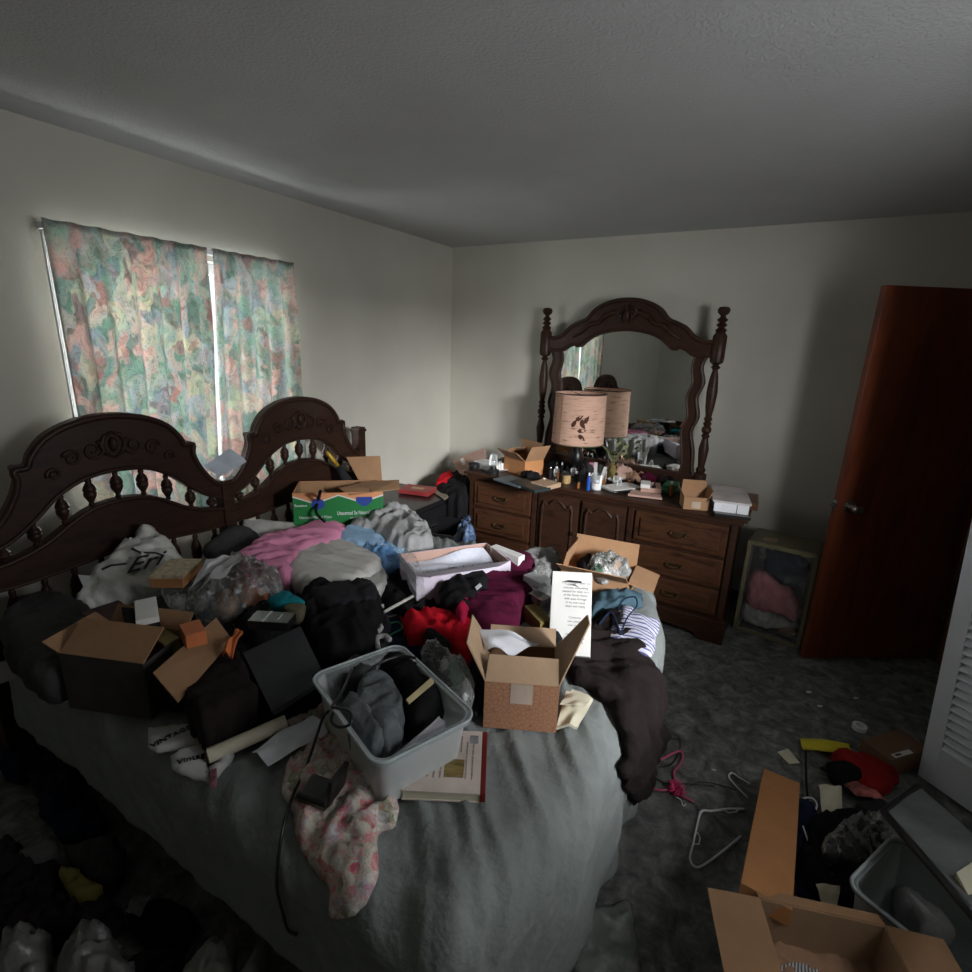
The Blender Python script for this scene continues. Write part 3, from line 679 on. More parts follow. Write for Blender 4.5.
# ================================================================ things on the bed
def P(z, *p): return [atZ(a, b, z) for a, b in p]
def Cc(z, *p):
    q = P(z, *p); return sum(q, Vector())/len(q)
def quadbox(name, label, cat, z, p, h, m, group=None, parts=None, bev=.002):
    """closed box: p = four pixel corners of its top face at height z"""
    q = P(z, *p); ex = ((q[1]-q[0])+(q[2]-q[3]))/2; ey = ((q[3]-q[0])+(q[2]-q[1]))/2
    w, d = ex.length, ey.length; rot = math.atan2(ex.y, ex.x); c = sum(q, Vector())/4
    t = thing(name, label, cat, (c.x, c.y, z-h), (0, 0, rot), group)
    link(parts or 'body', B(-w/2, w/2, -d/2, d/2, 0, h, bev=bev), m, t); t['_wd'] = 0; del t['_wd']
    return t, w, d

# pillows and linens by the headboard
def pil(p, z, h, m, label, cat='pillow', name='pillow', **k): return puff(name, P(z, *p), h, m, z-.60, label, cat, **k)
pil([(8, 612), (58, 596), (98, 622), (74, 668), (38, 682), (4, 645)], .70, .05, 'dark_grey_fabric', 'dark grey pillow at the near end of the headboard', folds=.15)
pa, pb, pc = atZ(215, 575, .63), atZ(262, 570, .63), atX(236, 530, -2.30)
lean_puff('pillow', pa, pb, pc, [(205, 552), (222, 535), (240, 529), (262, 540), (266, 570), (222, 578)], .05, 'dark_grey_fabric', 'dark grey pillow leaning below the middle post of the headboard', 'pillow', folds=.15)
pa, pb, pc = atZ(258, 550, .66), atZ(296, 548, .66), atX(262, 524, -2.30)
lean_puff('pillow', pa, pb, pc, [(240, 524), (262, 521), (296, 526), (304, 545), (262, 552)], .04, 'offwhite_fabric', 'off-white pillow showing between the pink blanket and the headboard', 'pillow', folds=.15)
pil([(286, 578), (300, 552), (342, 538), (378, 553), (386, 572), (362, 586), (330, 594), (305, 592)], .70, .06, 'offwhite_fabric', 'off-white pillow heaped in front of the pink blanket', folds=.2, ang=.2)
pil([(332, 585), (365, 566), (388, 574), (380, 592), (345, 600)], .71, .02, 'offwhite_fabric', 'folded off-white sheet draped over the front of the off-white pillow', 'sheet', 'bed_sheet')
pil([(228, 570), (248, 552), (285, 536), (318, 528), (340, 525), (350, 534), (330, 547), (302, 556), (288, 580), (262, 574), (240, 590)], .73, .05, 'pink_fabric', 'pink blanket crumpled across the pillows near the headboard', 'blanket', 'blanket', folds=.6, fs=8, ang=.7, seed=4)
pil([(350, 528), (362, 516), (382, 510), (410, 513), (424, 524), (432, 543), (414, 551), (392, 545), (370, 532)], .76, .06, 'light_grey_fabric', 'light grey ribbed blanket heaped beside the green box', 'blanket', 'blanket', folds=.5, fs=11, ang=-.9, seed=8)
pil([(336, 537), (352, 529), (380, 533), (410, 548), (402, 556), (378, 551), (352, 545)], .74, .035, 'pale_blue_fabric', 'pale blue towel beside the light grey ribbed blanket', 'towel', 'towel', folds=.35, ang=-.4)
pil([(362, 548), (378, 541), (402, 548), (400, 562), (384, 568), (368, 558)], .72, .045, 'blue_bag', 'shiny blue plastic bag tucked under the pale blue towel', 'bag', 'plastic_bag', folds=.7, fs=20)

# green wipes carton
gb0, gb1 = atZ(292, 492, .93), atZ(383, 490, .93); ex = (gb1-gb0); gr = math.atan2(ex.y, ex.x); gw = ex.length; gd = .25; nb = Vector((-math.sin(gr), math.cos(gr), 0))
gc = (gb0+gb1)/2+nb*gd/2; gc.z = .61
m, nt, b = newmat('green_print')
co = texco(nt); sx = N(nt, 'ShaderNodeSeparateXYZ'); nt.links.new(co, sx.inputs[0])
# orange band along the top whose lower edge zigzags, green below
a1 = N(nt, 'ShaderNodeMath', operation='PINGPONG'); a1.inputs[1].default_value = .12; nt.links.new(sx.outputs[0], a1.inputs[0])
a2 = N(nt, 'ShaderNodeMath', operation='MULTIPLY_ADD'); a2.inputs[1].default_value = .35; nt.links.new(a1.outputs[0], a2.inputs[0]); nt.links.new(sx.outputs[2], a2.inputs[2])
nt.links.new(ramp(nt, a2.outputs[0], [(0, (.012, .17, .04)), (.290, (.018, .25, .055)), (.291, (.65, .63, .58)), (.300, (.62, .27, .12))], 'CONSTANT'), b.inputs['Base Color']); b.inputs['Roughness'].default_value = .5
t = carton('wipes_carton', 'green and orange printed carton with open brown flaps standing by the headboard', 'box', gc, gw, gd, .31, gr, 'green_print', [(3, .0001, 0)], inner='cardboard')
for ch in list(t.children):
    if ch.name.startswith('flap'): bpy.data.objects.remove(ch)
GM = plane_M((0, -gd/2-.001, 0), (1, 0, 0), (0, 0, 1))
bm = bmesh.new(); prism(bm, [(-.105+.034*math.cos(a), .252+.03*math.sin(a)) for a in np.linspace(0, 2*PI, 24)[:-1]], .001, GM); link('blue_badge', bm, mat('badge_blue', (.02, .05, .28), .5), t)
bm = bmesh.new(); prism(bm, sm_open([(.09, .285), (.09, .26), (.13, .232), (.17, .26), (.17, .285)], 3), .001, GM); link('blue_badge', bm, 'badge_blue', t)
text('Unscented 3x Natural Wipes', .030, 'white_plastic', GM @ Matrix.Translation((.10, .198, .001)), t, xs=.62)
text('Sensitive', .018, 'white_plastic', GM @ Matrix.Translation((-.19, .245, .001)), t); text('gentle on skin', .016, 'white_plastic', GM @ Matrix.Translation((.10, .172, .001)), t)
text('Unscented Natural Wipes', .022, 'white_plastic', GM @ Matrix.Translation((-.12, .180, .001)), t, xs=.7)
slabm = 'cardboard'
q = [atZ(332, 486, .925), atZ(383, 492, .925), atZ(441, 486, .95), atZ(388, 478, .93)]
fl = slab('flap', None, None, [atZ(338, 488, .925), atZ(350, 495, .91), atZ(400, 489, .93), atZ(375, 480, .925)], .004, 'cardboard'); adopt(fl, t)
fl = slab('flap', None, None, [atZ(372, 492, .925), atZ(400, 489, .93), atZ(399, 480, .95), atZ(360, 482, .925)], .004, 'cardboard'); adopt(fl, t)
c = atX(365, 468, -2.15); q = [atX(346, 457, -2.15), atX(380, 456, -2.13), atX(382, 483, -2.13), atX(360, 483, -2.15)]
slab('cardboard_sheet', 'upright square of brown cardboard behind the green carton', 'cardboard', q, .005, 'cardboard')
u = thing('umbrella', 'folded black umbrella with a yellow handle leaning against the right headboard arch', 'umbrella', atX(350, 487, -2.2))
um = [(-2.2, 343, 484), (-2.25, 338, 465), (-2.28, 334, 463)]
a = atX(352, 490, -2.2); b_ = atX(338, 466, -2.27); c = atX(327, 452, -2.29)
bm = bmesh.new(); tube(bm, [a, a.lerp(b_, .3), a.lerp(b_, .8), b_], [.03, .035, .022, .012], 12); adopt(link('canopy', bm, 'charcoal_fabric', None, True), u)
bm = bmesh.new(); tube(bm, [b_, b_.lerp(c, .6), c], [.012, .013, .009], 10); adopt(link('handle', bm, mat('yellow_plastic', (.55, .34, .03), .4), None, True), u)
wire('shoulder_strap', [atX(318, 500, -2.0), atX(316, 490, -1.95)+Vector((.03, 0, 0)), atZ(312, 498, .88)+Vector((.05, 0, 0)), atZ(316, 512, .84), atZ(325, 522, .8)], .008, 'black_fabric', 'black strap hanging down the front of the green carton', 'strap')

# white plastic bag standing against the headboard
pz = .74
pa, pb, pc = atZ(90, 608, .66), atZ(180, 592, .66), atX(152, 531, -2.30)
wb = lean_puff('plastic_bag', pa, pb, pc, [(76, 611), (84, 586), (98, 570), (114, 552), (132, 538), (140, 530), (152, 527), (160, 534), (172, 544), (186, 564), (194, 584), (176, 592), (140, 602), (98, 612)], .07, 'white_bag', 'white plastic shopping bag with a black script logo leaning by the headboard', 'bag', hb=.03, folds=.5, fs=10, seed=3)
lm = plane_M(atZ(1, 1, 0), pb-pa, pc-pa); nz = Vector((lm[0][2], lm[1][2], lm[2][2])); v_ = Vector(ray(144, 572)); cc = Vector((0, 0, CH))+v_*((pa-Vector((0, 0, CH))).dot(nz)/v_.dot(nz))+nz*.078
lm = plane_M(cc, pb-pa, pc-pa)
bpy.context.view_layer.update()
q = text('Eri', .085, 'black_plastic', lm @ Matrix.Rotation(R(8), 4, 'Z'), name='logo', thick=.004, xs=1.3, shear=.6); adopt(q, wb)
bm = bmesh.new(); tube(bm, [lm @ Vector(p) for p in [(-.13, .0, 0), (-.10, .012, 0), (-.05, .01, 0)]], .004, 6); tube(bm, [lm @ Vector(p) for p in [(-.03, .075, 0), (.0, .05, 0), (.05, .04, 0), (.08, .02, 0)]], .004, 6)
adopt(link('logo_swash', bm, 'black_plastic', None, True), wb)

t, w, d = quadbox('wooden_box', 'small tan box with a pale speckled lid in front of the white bag', 'box', .86, [(150, 577), (178, 576), (205, 560), (170, 559)], .045, 'cardboard_orange')
link('lid', B(-w/2-.002, w/2+.002, -d/2-.002, d/2+.002, .036, .048, bev=.002), mat('speckle_lid', (.50, .42, .28), .7, .5, 60), t)
for i, (p, lab) in enumerate((([(188, 588), (214, 572), (232, 556), (206, 560)], 'white leaflet lying on the tan box'), ([(197, 590), (222, 576), (243, 560), (226, 556)], 'creased grey leaflet fanned out beside the white leaflet'))):
    slab('leaflet', lab, 'leaflet', P(.87+.008*i, *p), .002, 'paper' if i == 0 else 'light_grey_fabric', bend=.02, group='leaflets by the plastic bags')

# clear bag of peach coloured things
for i, (p, m_) in enumerate(((((212, 602), (232, 592), (236, 606), (218, 612)), 'tan_fabric'), (((240, 596), (262, 590), (268, 602), (248, 606)), 'orange_fabric'), (((222, 582), (244, 575), (252, 588), (230, 592)), 'tan_fabric'))):
    puff('cloth_pouch', P(.74, *p), .035, m_, .06, ['tan cloth pouch low inside the clear bag', 'orange cloth pouch at the right inside the clear bag', 'tan cloth pouch at the top inside the clear bag'][i], 'pouch', group='pouches in the clear bag')
puff('clear_bag', P(.74, (186, 602), (196, 588), (214, 576), (238, 566), (262, 572), (280, 585), (276, 600), (250, 610), (215, 616), (192, 614)), .085, 'clear_bag', .12, 'crumpled clear plastic bag with peach coloured pouches inside', 'bag', folds=.6, fs=20, seed=9)
puff('clear_bag', P(.76, (160, 588), (182, 580), (208, 584), (206, 600), (178, 606)), .03, 'clear_bag', .05, 'crumpled piece of clear wrap under the tan box', 'plastic wrap', folds=.9, fs=26, seed=19)

# carton with brown flaps, near left; shade is put into its near-black outside
c0, c1 = atZ(70, 708, .61), atZ(152, 720, .61); ex = c1-c0; rt = math.atan2(ex.y, ex.x)
t = carton('open_carton', 'shade-darkened cardboard carton with brown open flaps at the near left of the bed', 'box', (c0+c1)/2+Vector((-math.sin(rt), math.cos(rt), 0))*.09, ex.length, .18, .185, rt, mat('carton_shaded', (.035, .03, .028), .8, .3, 20), [(3, .11, -55), (1, .06, 40), (2, .06, 60)], inner='cardboard', fm='cardboard')
fl = slab('flap', None, None, [atZ(153, 673, .795), atZ(216, 618, .82), atZ(232, 640, .79), atZ(178, 703, .75)], .004, 'cardboard'); adopt(fl, t)
quadbox('card_packet', 'square pale grey packet on top of the dark packages near the open carton', 'packet', .86, [(131, 600), (154, 598), (161, 614), (139, 622)], .02, 'white_card')
quadbox('dark_box', 'grey-black box under the square pale grey packet', 'box', .835, [(118, 606), (150, 600), (162, 618), (130, 628)], .09, 'charcoal_fabric')
quadbox('maroon_folder', 'dark maroon folder beside the white plastic bag', 'folder', .80, [(84, 612), (122, 598), (132, 614), (92, 626)], .015, mat('maroon_card', (.05, .012, .016), .6))
slab('paper_tag', 'small white corner of paper between the white bag and the headboard', 'paper', P(.80, (78, 575), (92, 576), (88, 583), (84, 588)), .002, 'paper')
t, w, d = quadbox('orange_box', 'small orange box standing behind the brown carton flap', 'box', .845, [(180, 624), (200, 619), (205, 630), (184, 637)], .05, mat('orange_card', (.52, .15, .05), .7))
slab('orange_strip', 'curved orange strip of felt beside the brown carton flap', 'felt strip', P(.80, (222, 652), (236, 630), (243, 632), (232, 656)), .008, 'orange_fabric', bend=.02)
quadbox('olive_box', 'olive yellow box inside the dark carton', 'box', .80, [(146, 624), (162, 619), (172, 640), (156, 648)], .06, mat('olive_card', (.20, .15, .04), .8))

# black tote, panel, bags and clothes in the middle
q = P(.74, (188, 694), (216, 652), (244, 668), (208, 716)); 
puff('tote_bag', P(.74, (182, 694), (190, 680), (214, 650), (242, 660), (248, 676), (257, 694), (230, 706), (204, 720), (192, 712)), .03, 'brown_black_fabric', .13, 'black tote bag with squared sides in front of the carton flap', 'bag', folds=.25, w=.02, sharp=.5)
slab('folder', 'charcoal ring binder lying tilted on the clothes in the middle of the bed', 'binder', [atZ(244, 655, .76), atZ(301, 628, .80), atZ(326, 680, .74), atZ(273, 714, .69)], .022, mat('binder_grey', (.035, .037, .04), .7))
t, w, d = quadbox('black_box', 'flat black box with white lettering behind the ring binder', 'box', .83, [(252, 618), (262, 606), (292, 617), (283, 626)], .03, 'black_plastic')
text('COLLECTION', w*.16, 'white_plastic', Matrix.Translation((0, d*.12, .0305)), t); text('black edition', w*.10, 'white_plastic', Matrix.Translation((0, -d*.2, .0305)), t)
def gar(name, p, z, h, m, label, cat, hb=None, **k): return puff(name, P(z, *p), h, m, (z-.60) if hb is None else hb, label, cat, **k)
gar('jacket', [(296, 620), (302, 596), (318, 588), (345, 592), (372, 590), (384, 608), (378, 640), (368, 660), (342, 664), (322, 660), (306, 640)], .72, .07, 'black_fabric', 'black jacket heaped in the middle of the bed', 'jacket', folds=.35, seed=12)
gar('shirt', [(308, 594), (330, 586), (362, 582), (378, 592), (366, 604), (332, 606)], .78, .025, 'charcoal_fabric', 'charcoal shirt folded on top of the black jacket', 'shirt', .05)
gar('trousers', [(240, 612), (270, 598), (300, 604), (304, 626), (280, 640), (250, 640), (238, 628)], .70, .05, 'charcoal_fabric', 'charcoal trousers crumpled under the black lettered box', 'trousers')
gar('scarf', [(268, 600), (282, 592), (294, 596), (304, 602), (290, 604), (276, 604)], .80, .015, 'teal_fabric', 'teal scarf end poking out above the black lettered box', 'scarf', .05)
gar('glove', [(284, 606), (300, 603), (306, 608), (300, 614), (288, 612)], .80, .012, 'olive_fabric', 'olive knitted glove beside the teal scarf end', 'glove', .05)
gar('sweatshirt', [(378, 600), (386, 582), (402, 576), (430, 590), (440, 604), (420, 618), (396, 620)], .66, .05, 'black_fabric', 'black sweatshirt left of the lilac carton', 'sweatshirt', seed=22)
gar('sweatshirt', [(440, 600), (448, 582), (468, 576), (490, 580), (480, 600), (462, 612)], .74, .045, 'black_fabric', 'black sweatshirt spilling over the front of the lilac carton', 'sweatshirt', .1, seed=23)
gar('sweatshirt', [(384, 612), (410, 604), (440, 612), (442, 640), (412, 652), (384, 640)], .63, .03, 'charcoal_fabric', 'charcoal sweatshirt flat under the clothes hangers', 'sweatshirt', seed=24)
gar('trousers', [(232, 650), (262, 640), (320, 632), (340, 670), (318, 700), (270, 724), (236, 700)], .64, .03, 'black_fabric', 'black trousers spread under the ring binder', 'trousers', seed=25)
gar('trousers', [(120, 690), (140, 640), (210, 615), (250, 612), (256, 650), (230, 672), (190, 696), (160, 700)], .65, .03, 'charcoal_fabric', 'charcoal trousers spread under the open carton', 'trousers', seed=26)
gar('coat', [(180, 610), (240, 590), (300, 590), (340, 600), (390, 592), (440, 600), (470, 640), (420, 660), (360, 668), (300, 650), (240, 640), (190, 636)], .64, .035, 'navy_fabric', 'dark navy coat spread under the pile in the middle of the bed', 'coat', seed=27)
# sandal with grey straps
t = thing('sandal', 'dark sandal with pale grey straps lying beside the black jacket', 'sandal', atZ(378, 638, .70))
adopt(puff('sole', P(.70, (362, 612), (378, 604), (390, 622), (388, 648), (374, 652), (364, 634)), .02, 'charcoal_fabric', .03), t)
for p in (((362, 618), (372, 608), (384, 606)), ((366, 622), (375, 620), (381, 628), (374, 634)), ((378, 648), (377, 638), (385, 636), (390, 640))):
    bm = bmesh.new(); tube(bm, spline([atZ(a, b, .735) for a, b in p], 5), .009, 8); adopt(link('strap', bm, 'light_grey_fabric', None, True), t)
# hangers and sticks
wire('stick', [atZ(384, 612, .74), atZ(413, 596, .75)], .006, 'offwhite_fabric', 'short white wooden stick left of the lilac carton', 'stick', seg=8)
def hanger(name, label, pts, r, m, hook=None, group=None):
    t = thing(name, label, 'clothes hanger', pts[0], group=group)
    bm = bmesh.new(); tube(bm, spline(pts, 4), r, 7); adopt(link('hanger_frame', bm, m, None, True), t)
    if hook: bm = bmesh.new(); tube(bm, spline(hook, 5), r*.6, 6); adopt(link('hook', bm, 'steel' if m == 'black_plastic' else m, None, True), t)
    return t
hanger('wire_hanger', 'brown wire clothes hanger lying left of the red shirt', P(.68, (384, 618), (400, 614), (408, 610), (418, 616), (430, 624)), .004, 'olive_fabric', P(.69, (408, 610), (410, 602), (405, 598)))
wire('cord', P(.68, (392, 600), (396, 608), (401, 618), (404, 624)), .003, 'red_fabric', 'thin red cord crossing the brown wire hanger', 'cord')
wire('cord', P(.69, (418, 604), (432, 612), (446, 618), (458, 616)), .003, mat('lime', (.35, .45, .08), .6), 'yellow-green cord in front of the lilac carton', 'cord')
wire('cord', P(.68, (388, 624), (398, 622), (402, 628), (392, 634), (386, 638)), .003, mat('bright_green', (.02, .35, .12), .5), 'bright green looped cord beside the charcoal sweatshirt', 'cord')
wire('ribbon', P(.68, (398, 650), (408, 634), (416, 618)), .006, 'black_fabric', 'black ribbon lying left of the red shirt', 'ribbon')
gar('shirt', [(406, 640), (404, 622), (422, 614), (446, 612), (470, 622), (486, 616), (478, 640), (468, 660), (452, 652), (436, 640), (420, 646)], .68, .05, 'red_fabric', 'bright red shirt crumpled between the grey tub and the maroon sweater', 'shirt', folds=.4, seed=33)
gar('belt', [(424, 636), (430, 628), (450, 642), (448, 652), (436, 650)], .73, .012, 'black_fabric', 'folded black belt on the bright red shirt', 'belt', .04)
gar('sweater', [(464, 612), (470, 592), (482, 578), (500, 562), (520, 556), (534, 562), (532, 578), (535, 592), (522, 604), (520, 618), (498, 622), (474, 622)], .73, .035, 'maroon_fabric', 'maroon sweater heaped behind the patterned carton', 'sweater', folds=.9, fs=9, seed=34, ang=.4)
gar('shirt', [(456, 616), (462, 596), (472, 582), (478, 586), (470, 604), (466, 620)], .745, .03, 'crimson_fabric', 'crimson collar edge under the left side of the maroon sweater', 'shirt', .1)
slab('price_tag', 'tiny white tag on the crimson collar', 'tag', P(.785, (475, 587), (480, 583), (482, 586), (477, 590)), .0015, 'paper')

# lilac-sided carton with packing paper
q = [atZ(400, 553, .80), atZ(489, 540, .80), atZ(512, 565, .80)]
c = (atZ(400, 553, .80)+atZ(508, 564, .80))/2; lx = atZ(489, 540, .80)-atZ(403, 551, .80); rt = math.atan2(lx.y, lx.x)
dd = (atZ(425, 600, .80)-atZ(400, 553, .80)).length
c = atZ(400, 553, .80)+lx/2+Vector((math.sin(rt), -math.cos(rt), 0))*.13; c.z = .66
t = carton('gift_carton', 'long carton with white and lilac sides holding packing paper', 'box', c, lx.length, .26, .14, rt, 'lilac_card', [(3, .09, 78, .3)], inner='cardboard_pink', tilt=(R(-3), 0))
slab('packing_paper', 'sheet of white dotted packing paper inside the lilac carton', 'paper', [c+Matrix.Rotation(rt, 3, 'Z') @ Vector(v) for v in ((-.17, .0, .07), (.19, -.06, .06), (.18, .11, .11), (-.17, .12, .09))], .002, mat('dotted_paper', (.72, .74, .84), .8, .12, 60, .2, 30), bend=.03)
puff('bubble_wrap', [c+Matrix.Rotation(rt, 3, 'Z') @ Vector(v) for v in ((-.18, -.10, .06), (.08, -.11, .06), (.10, .0, .06), (-.16, .03, .06))], .035, 'clear_film', .04, 'clear bubble wrap in the front of the lilac carton', 'bubble wrap', folds=.9, fs=30)
puff('clear_bag', P(.80, (398, 556), (404, 550), (418, 560), (424, 585), (420, 596), (410, 580)), .02, 'clear_film', .03, 'clear film clinging to the left side of the lilac carton', 'plastic wrap', folds=.9, fs=30)
quadbox('card_box', 'narrow white box between the lilac carton and the maroon sweater', 'box', .80, [(499, 545), (505, 542), (516, 557), (509, 559)], .12, 'white_card')
# things between the sweater and the tall white box
for i, (p, m_, lab) in enumerate((([(530, 574), (541, 570), (544, 580), (533, 584)], 'white_plastic', 'white tube behind the maroon sweater'), ([(533, 592), (543, 588), (545, 598), (536, 601)], 'steel', 'foil packet right of the maroon sweater'), ([(531, 606), (544, 602), (545, 622), (533, 622)], 'olive_card', 'olive yellow packet between the sweater and the tall white box'))):
    quadbox('packet', lab, 'packet', .78-.03*i, p, .10-.02*i, m_)
gar('bag', [(528, 580), (536, 566), (548, 568), (550, 590), (540, 600), (530, 596)], .74, .03, 'clear_bag', 'clear bag of small packets beside the tall white box', 'bag', .08, folds=.8)
gar('towel', [(520, 556), (548, 552), (560, 560), (552, 572), (530, 568)], .68, .04, 'grey_fabric', 'grey towel behind the tall white box', 'towel')

# tall white box leaning over
A, B_, C_, D_ = atZ(553, 565, .90), atZ(592, 579, .875), atZ(590, 664, .64), atZ(546, 647, .65)
ex = (B_-A); ey = (D_-A); nrm = ex.cross(ey).normalized(); nrm = -nrm if nrm.y > 0 else nrm
Mx = Matrix.Identity(4); eyn = (B_-C_).normalized(); exn = (ex-eyn*ex.dot(eyn)).normalized(); ezn = exn.cross(eyn)
hh = (B_-C_).length
for i in range(3): Mx[i][0] = exn[i]; Mx[i][1] = eyn[i]; Mx[i][2] = ezn[i]; Mx[i][3] = ((A+B_)/2-eyn*hh/2)[i]
t = tag(empty('appliance_box'), 'tall white box printed with grey text leaning in the middle of the bed', 'box'); t.matrix_world = Mx; t.location = Mx.translation; t.rotation_euler = Mx.to_euler()
w, h = ex.dot(exn), hh
link('body', B(-w/2, w/2, -h/2, h/2, -.055, 0, bev=.002), 'white_card', t)
bm = bmesh.new(); prism(bm, [(-.035, .0), (-.012, .007), (.035, .005), (.035, -.002), (-.012, 0)], .0008, Matrix.Translation((.0, h*.37, .0005))); prism(bm, [(-.025, .0), (.012, .003), (.03, -.010), (.012, -.002)], .0008, Matrix.Translation((0, h*.335, .0005)))
link('printed_emblem', bm, 'black_plastic', t)
mat('ink_grey', (.16, .16, .16), .7)
for k, (y, s) in enumerate([(.24, 'The compact table set'), (.20, 'includes everything'), (.17, 'needed for daily care'), (.14, 'of the family home'), (.11, 'with easy storage'), (.08, 'in its own case'), (.05, 'clean and ready'), (-.04, 'Contents'), (-.07, 'two pieces'), (-.10, 'one cover'), (-.17, 'see inside for'), (-.20, 'full instructions'), (-.23, 'keep this box')]):
    text(s, .0115, 'ink_grey', Matrix.Translation((.015, h*y*1.5, .0005)), t, thick=.0002)

# carton by the far edge with plastic bag
c = Cc(.62, (602, 600), (642, 598), (628, 566), (566, 562)); 
q = [atZ(566, 538, .78), atZ(632, 552, .76), atZ(640, 572, .74), atZ(590, 588, .74)]
e1 = atZ(634, 560, .74)-atZ(566, 548, .74); rt = math.atan2(e1.y, e1.x)
cen = (atZ(560, 562, .74)+atZ(636, 566, .74)+atZ(594, 575, .74)+atZ(610, 552, .74))/4; cen.z = .60
t = carton('open_carton', 'brown carton with a clear bag inside on the far foot end of the bed', 'box', cen, .30, .22, .12, rt-.05, 'cardboard', [(3, .11, 55), (2, .09, -12), (0, .11, 100, .1), (1, .10, 10)], inner='cardboard_orange', fm='cardboard')
puff('clear_bag', P(.74, (588, 566), (596, 560), (610, 558), (622, 562), (630, 570), (618, 576), (598, 574)), .05, 'clear_bag', .06, 'clear plastic bag bulging from the brown carton at the far foot end', 'bag', folds=.8, fs=22)
puff('sock', P(.72, (590, 568), (600, 566), (604, 572), (594, 576)), .02, mat('green_cloth', (.02, .16, .07), .9), .04, 'green sock under the clear bag in the brown carton', 'sock')
puff('shoe', P(.73, (576, 562), (590, 558), (596, 566), (584, 570)), .03, 'black_fabric', .06, 'black shoe at the back of the brown carton', 'shoe')

drape('jeans', [(592, 596), (612, 596), (640, 606), (634, 614), (610, 616), (590, 618)], .05, 'slate_blue_fabric', 'slate blue jeans folded below the brown carton at the foot of the bed', 'jeans')
drape('sweater', [(566, 668), (580, 646), (592, 622), (614, 618), (632, 640), (648, 668), (654, 705), (654, 745), (648, 775), (636, 800), (624, 798), (618, 775), (622, 745), (612, 712), (596, 692), (574, 684)], .035, 'brown_black_fabric', 'dark brown sweater draped over the foot of the bed', 'sweater', folds=.8, fs=9, ang=.3, seed=41)
sp = P(.64, (612, 626), (628, 614), (650, 630), (640, 662), (612, 642), (610, 634))
m, nt, b = newmat('striped_shirt'); co = texco(nt); w_ = N(nt, 'ShaderNodeTexWave', Scale=16.0, Distortion=.0); w_.bands_direction = 'Y'; nt.links.new(co, w_.inputs[0])
nt.links.new(ramp(nt, w_.outputs['Fac'], [(.35, (.52, .52, .60)), (.7, (.52, .52, .60)), (.74, (.08, .09, .24))]), b.inputs['Base Color']); b.inputs['Roughness'].default_value = .9
drape('shirt', [(611, 634), (618, 628), (624, 616), (632, 620), (636, 626), (649, 630), (646, 646), (642, 662), (628, 654), (610, 642)], .008, 'striped_shirt', 'white shirt with navy stripes at the foot of the bed', 'shirt', lift=.035, hb=.03, folds=.2, w=.01)
def onb(a, b_, h=.05): return comf(*uv(a, b_), h)
hanger('clothes_hanger', 'dark blue clothes hanger on the striped shirt', [onb(596, 630, .05), onb(611, 624, .06), onb(618, 644, .055)], .005, 'navy_fabric', [onb(618, 644, .055), onb(626, 634, .075), onb(635, 626, .075), onb(632, 617, .075), onb(622, 618, .075), onb(616, 624, .07)])

# patterned carton at the front
c0, c1 = atZ(483, 727, .61), atZ(556, 733, .61); ex = c1-c0; rt = math.atan2(ex.y, ex.x)
m, nt, b = newmat('kraft_print'); co = texco(nt); v = N(nt, 'ShaderNodeTexVoronoi', Scale=75.0); v.feature = 'DISTANCE_TO_EDGE'; nt.links.new(co, v.inputs['Vector'])
nt.links.new(ramp(nt, v.outputs[0], [(.03, (.27, .12, .06)), (.08, (.38, .19, .105))]), b.inputs['Base Color']); b.inputs['Roughness'].default_value = .85
t = carton('patterned_carton', 'brown carton printed with fine icons and pale tape near the foot of the bed', 'box', (c0+c1)/2+Vector((-math.sin(rt), math.cos(rt), 0))*.10, ex.length, .20, .155, rt, 'kraft_print', [(3, .075, -38, -.05), (0, .20, 22, .75), (2, .12, 30, .2), (1, .06, 35)], inner='cardboard', fm='cardboard_pale')
link('tape', B(-.032, .032, -.1015, -.1003, .09, .155), mat('pale_tape', (.50, .40, .32), .5), t)
slab('letter', 'creased white letter lying across the open patterned carton', 'letter', [atZ(478, 627, .83), atZ(540, 643, .80), atZ(512, 655, .79), atZ(486, 650, .80)], .0015, 'paper', bend=.03)
slab('kraft_envelope', 'brown envelope edge inside the patterned carton', 'envelope', [atZ(530, 634, .76), atZ(552, 640, .76), atZ(548, 648, .74), atZ(526, 640, .74)], .004, 'cardboard_pale')
gar('bag', [(548, 640), (558, 632), (566, 650), (560, 660), (548, 656)], .70, .03, 'charcoal_fabric', 'dark pouch inside the patterned carton', 'pouch', .06)
gar('pouch', [(500, 655), (540, 655), (560, 662), (550, 672), (505, 668)], .70, .02, 'black_fabric', 'black pouch under the letter in the patterned carton', 'pouch', .05)
# beige envelope behind
t = thing('padded_envelope', 'cream padded envelope beside the patterned carton', 'envelope', Cc(.63, (575, 710)))
adopt(slab('envelope_body', None, None, [atZ(556, 728, .625), atZ(577, 728, .625), atZ(593, 700, .64), atZ(566, 692, .66)], .012, 'cream_paper', bend=.02), t)
adopt(slab('envelope_flap', None, None, [atZ(560, 704, .68), atZ(584, 708, .67), atZ(592, 698, .65), atZ(572, 690, .66)], .003, 'cream_paper', bend=.01), t)

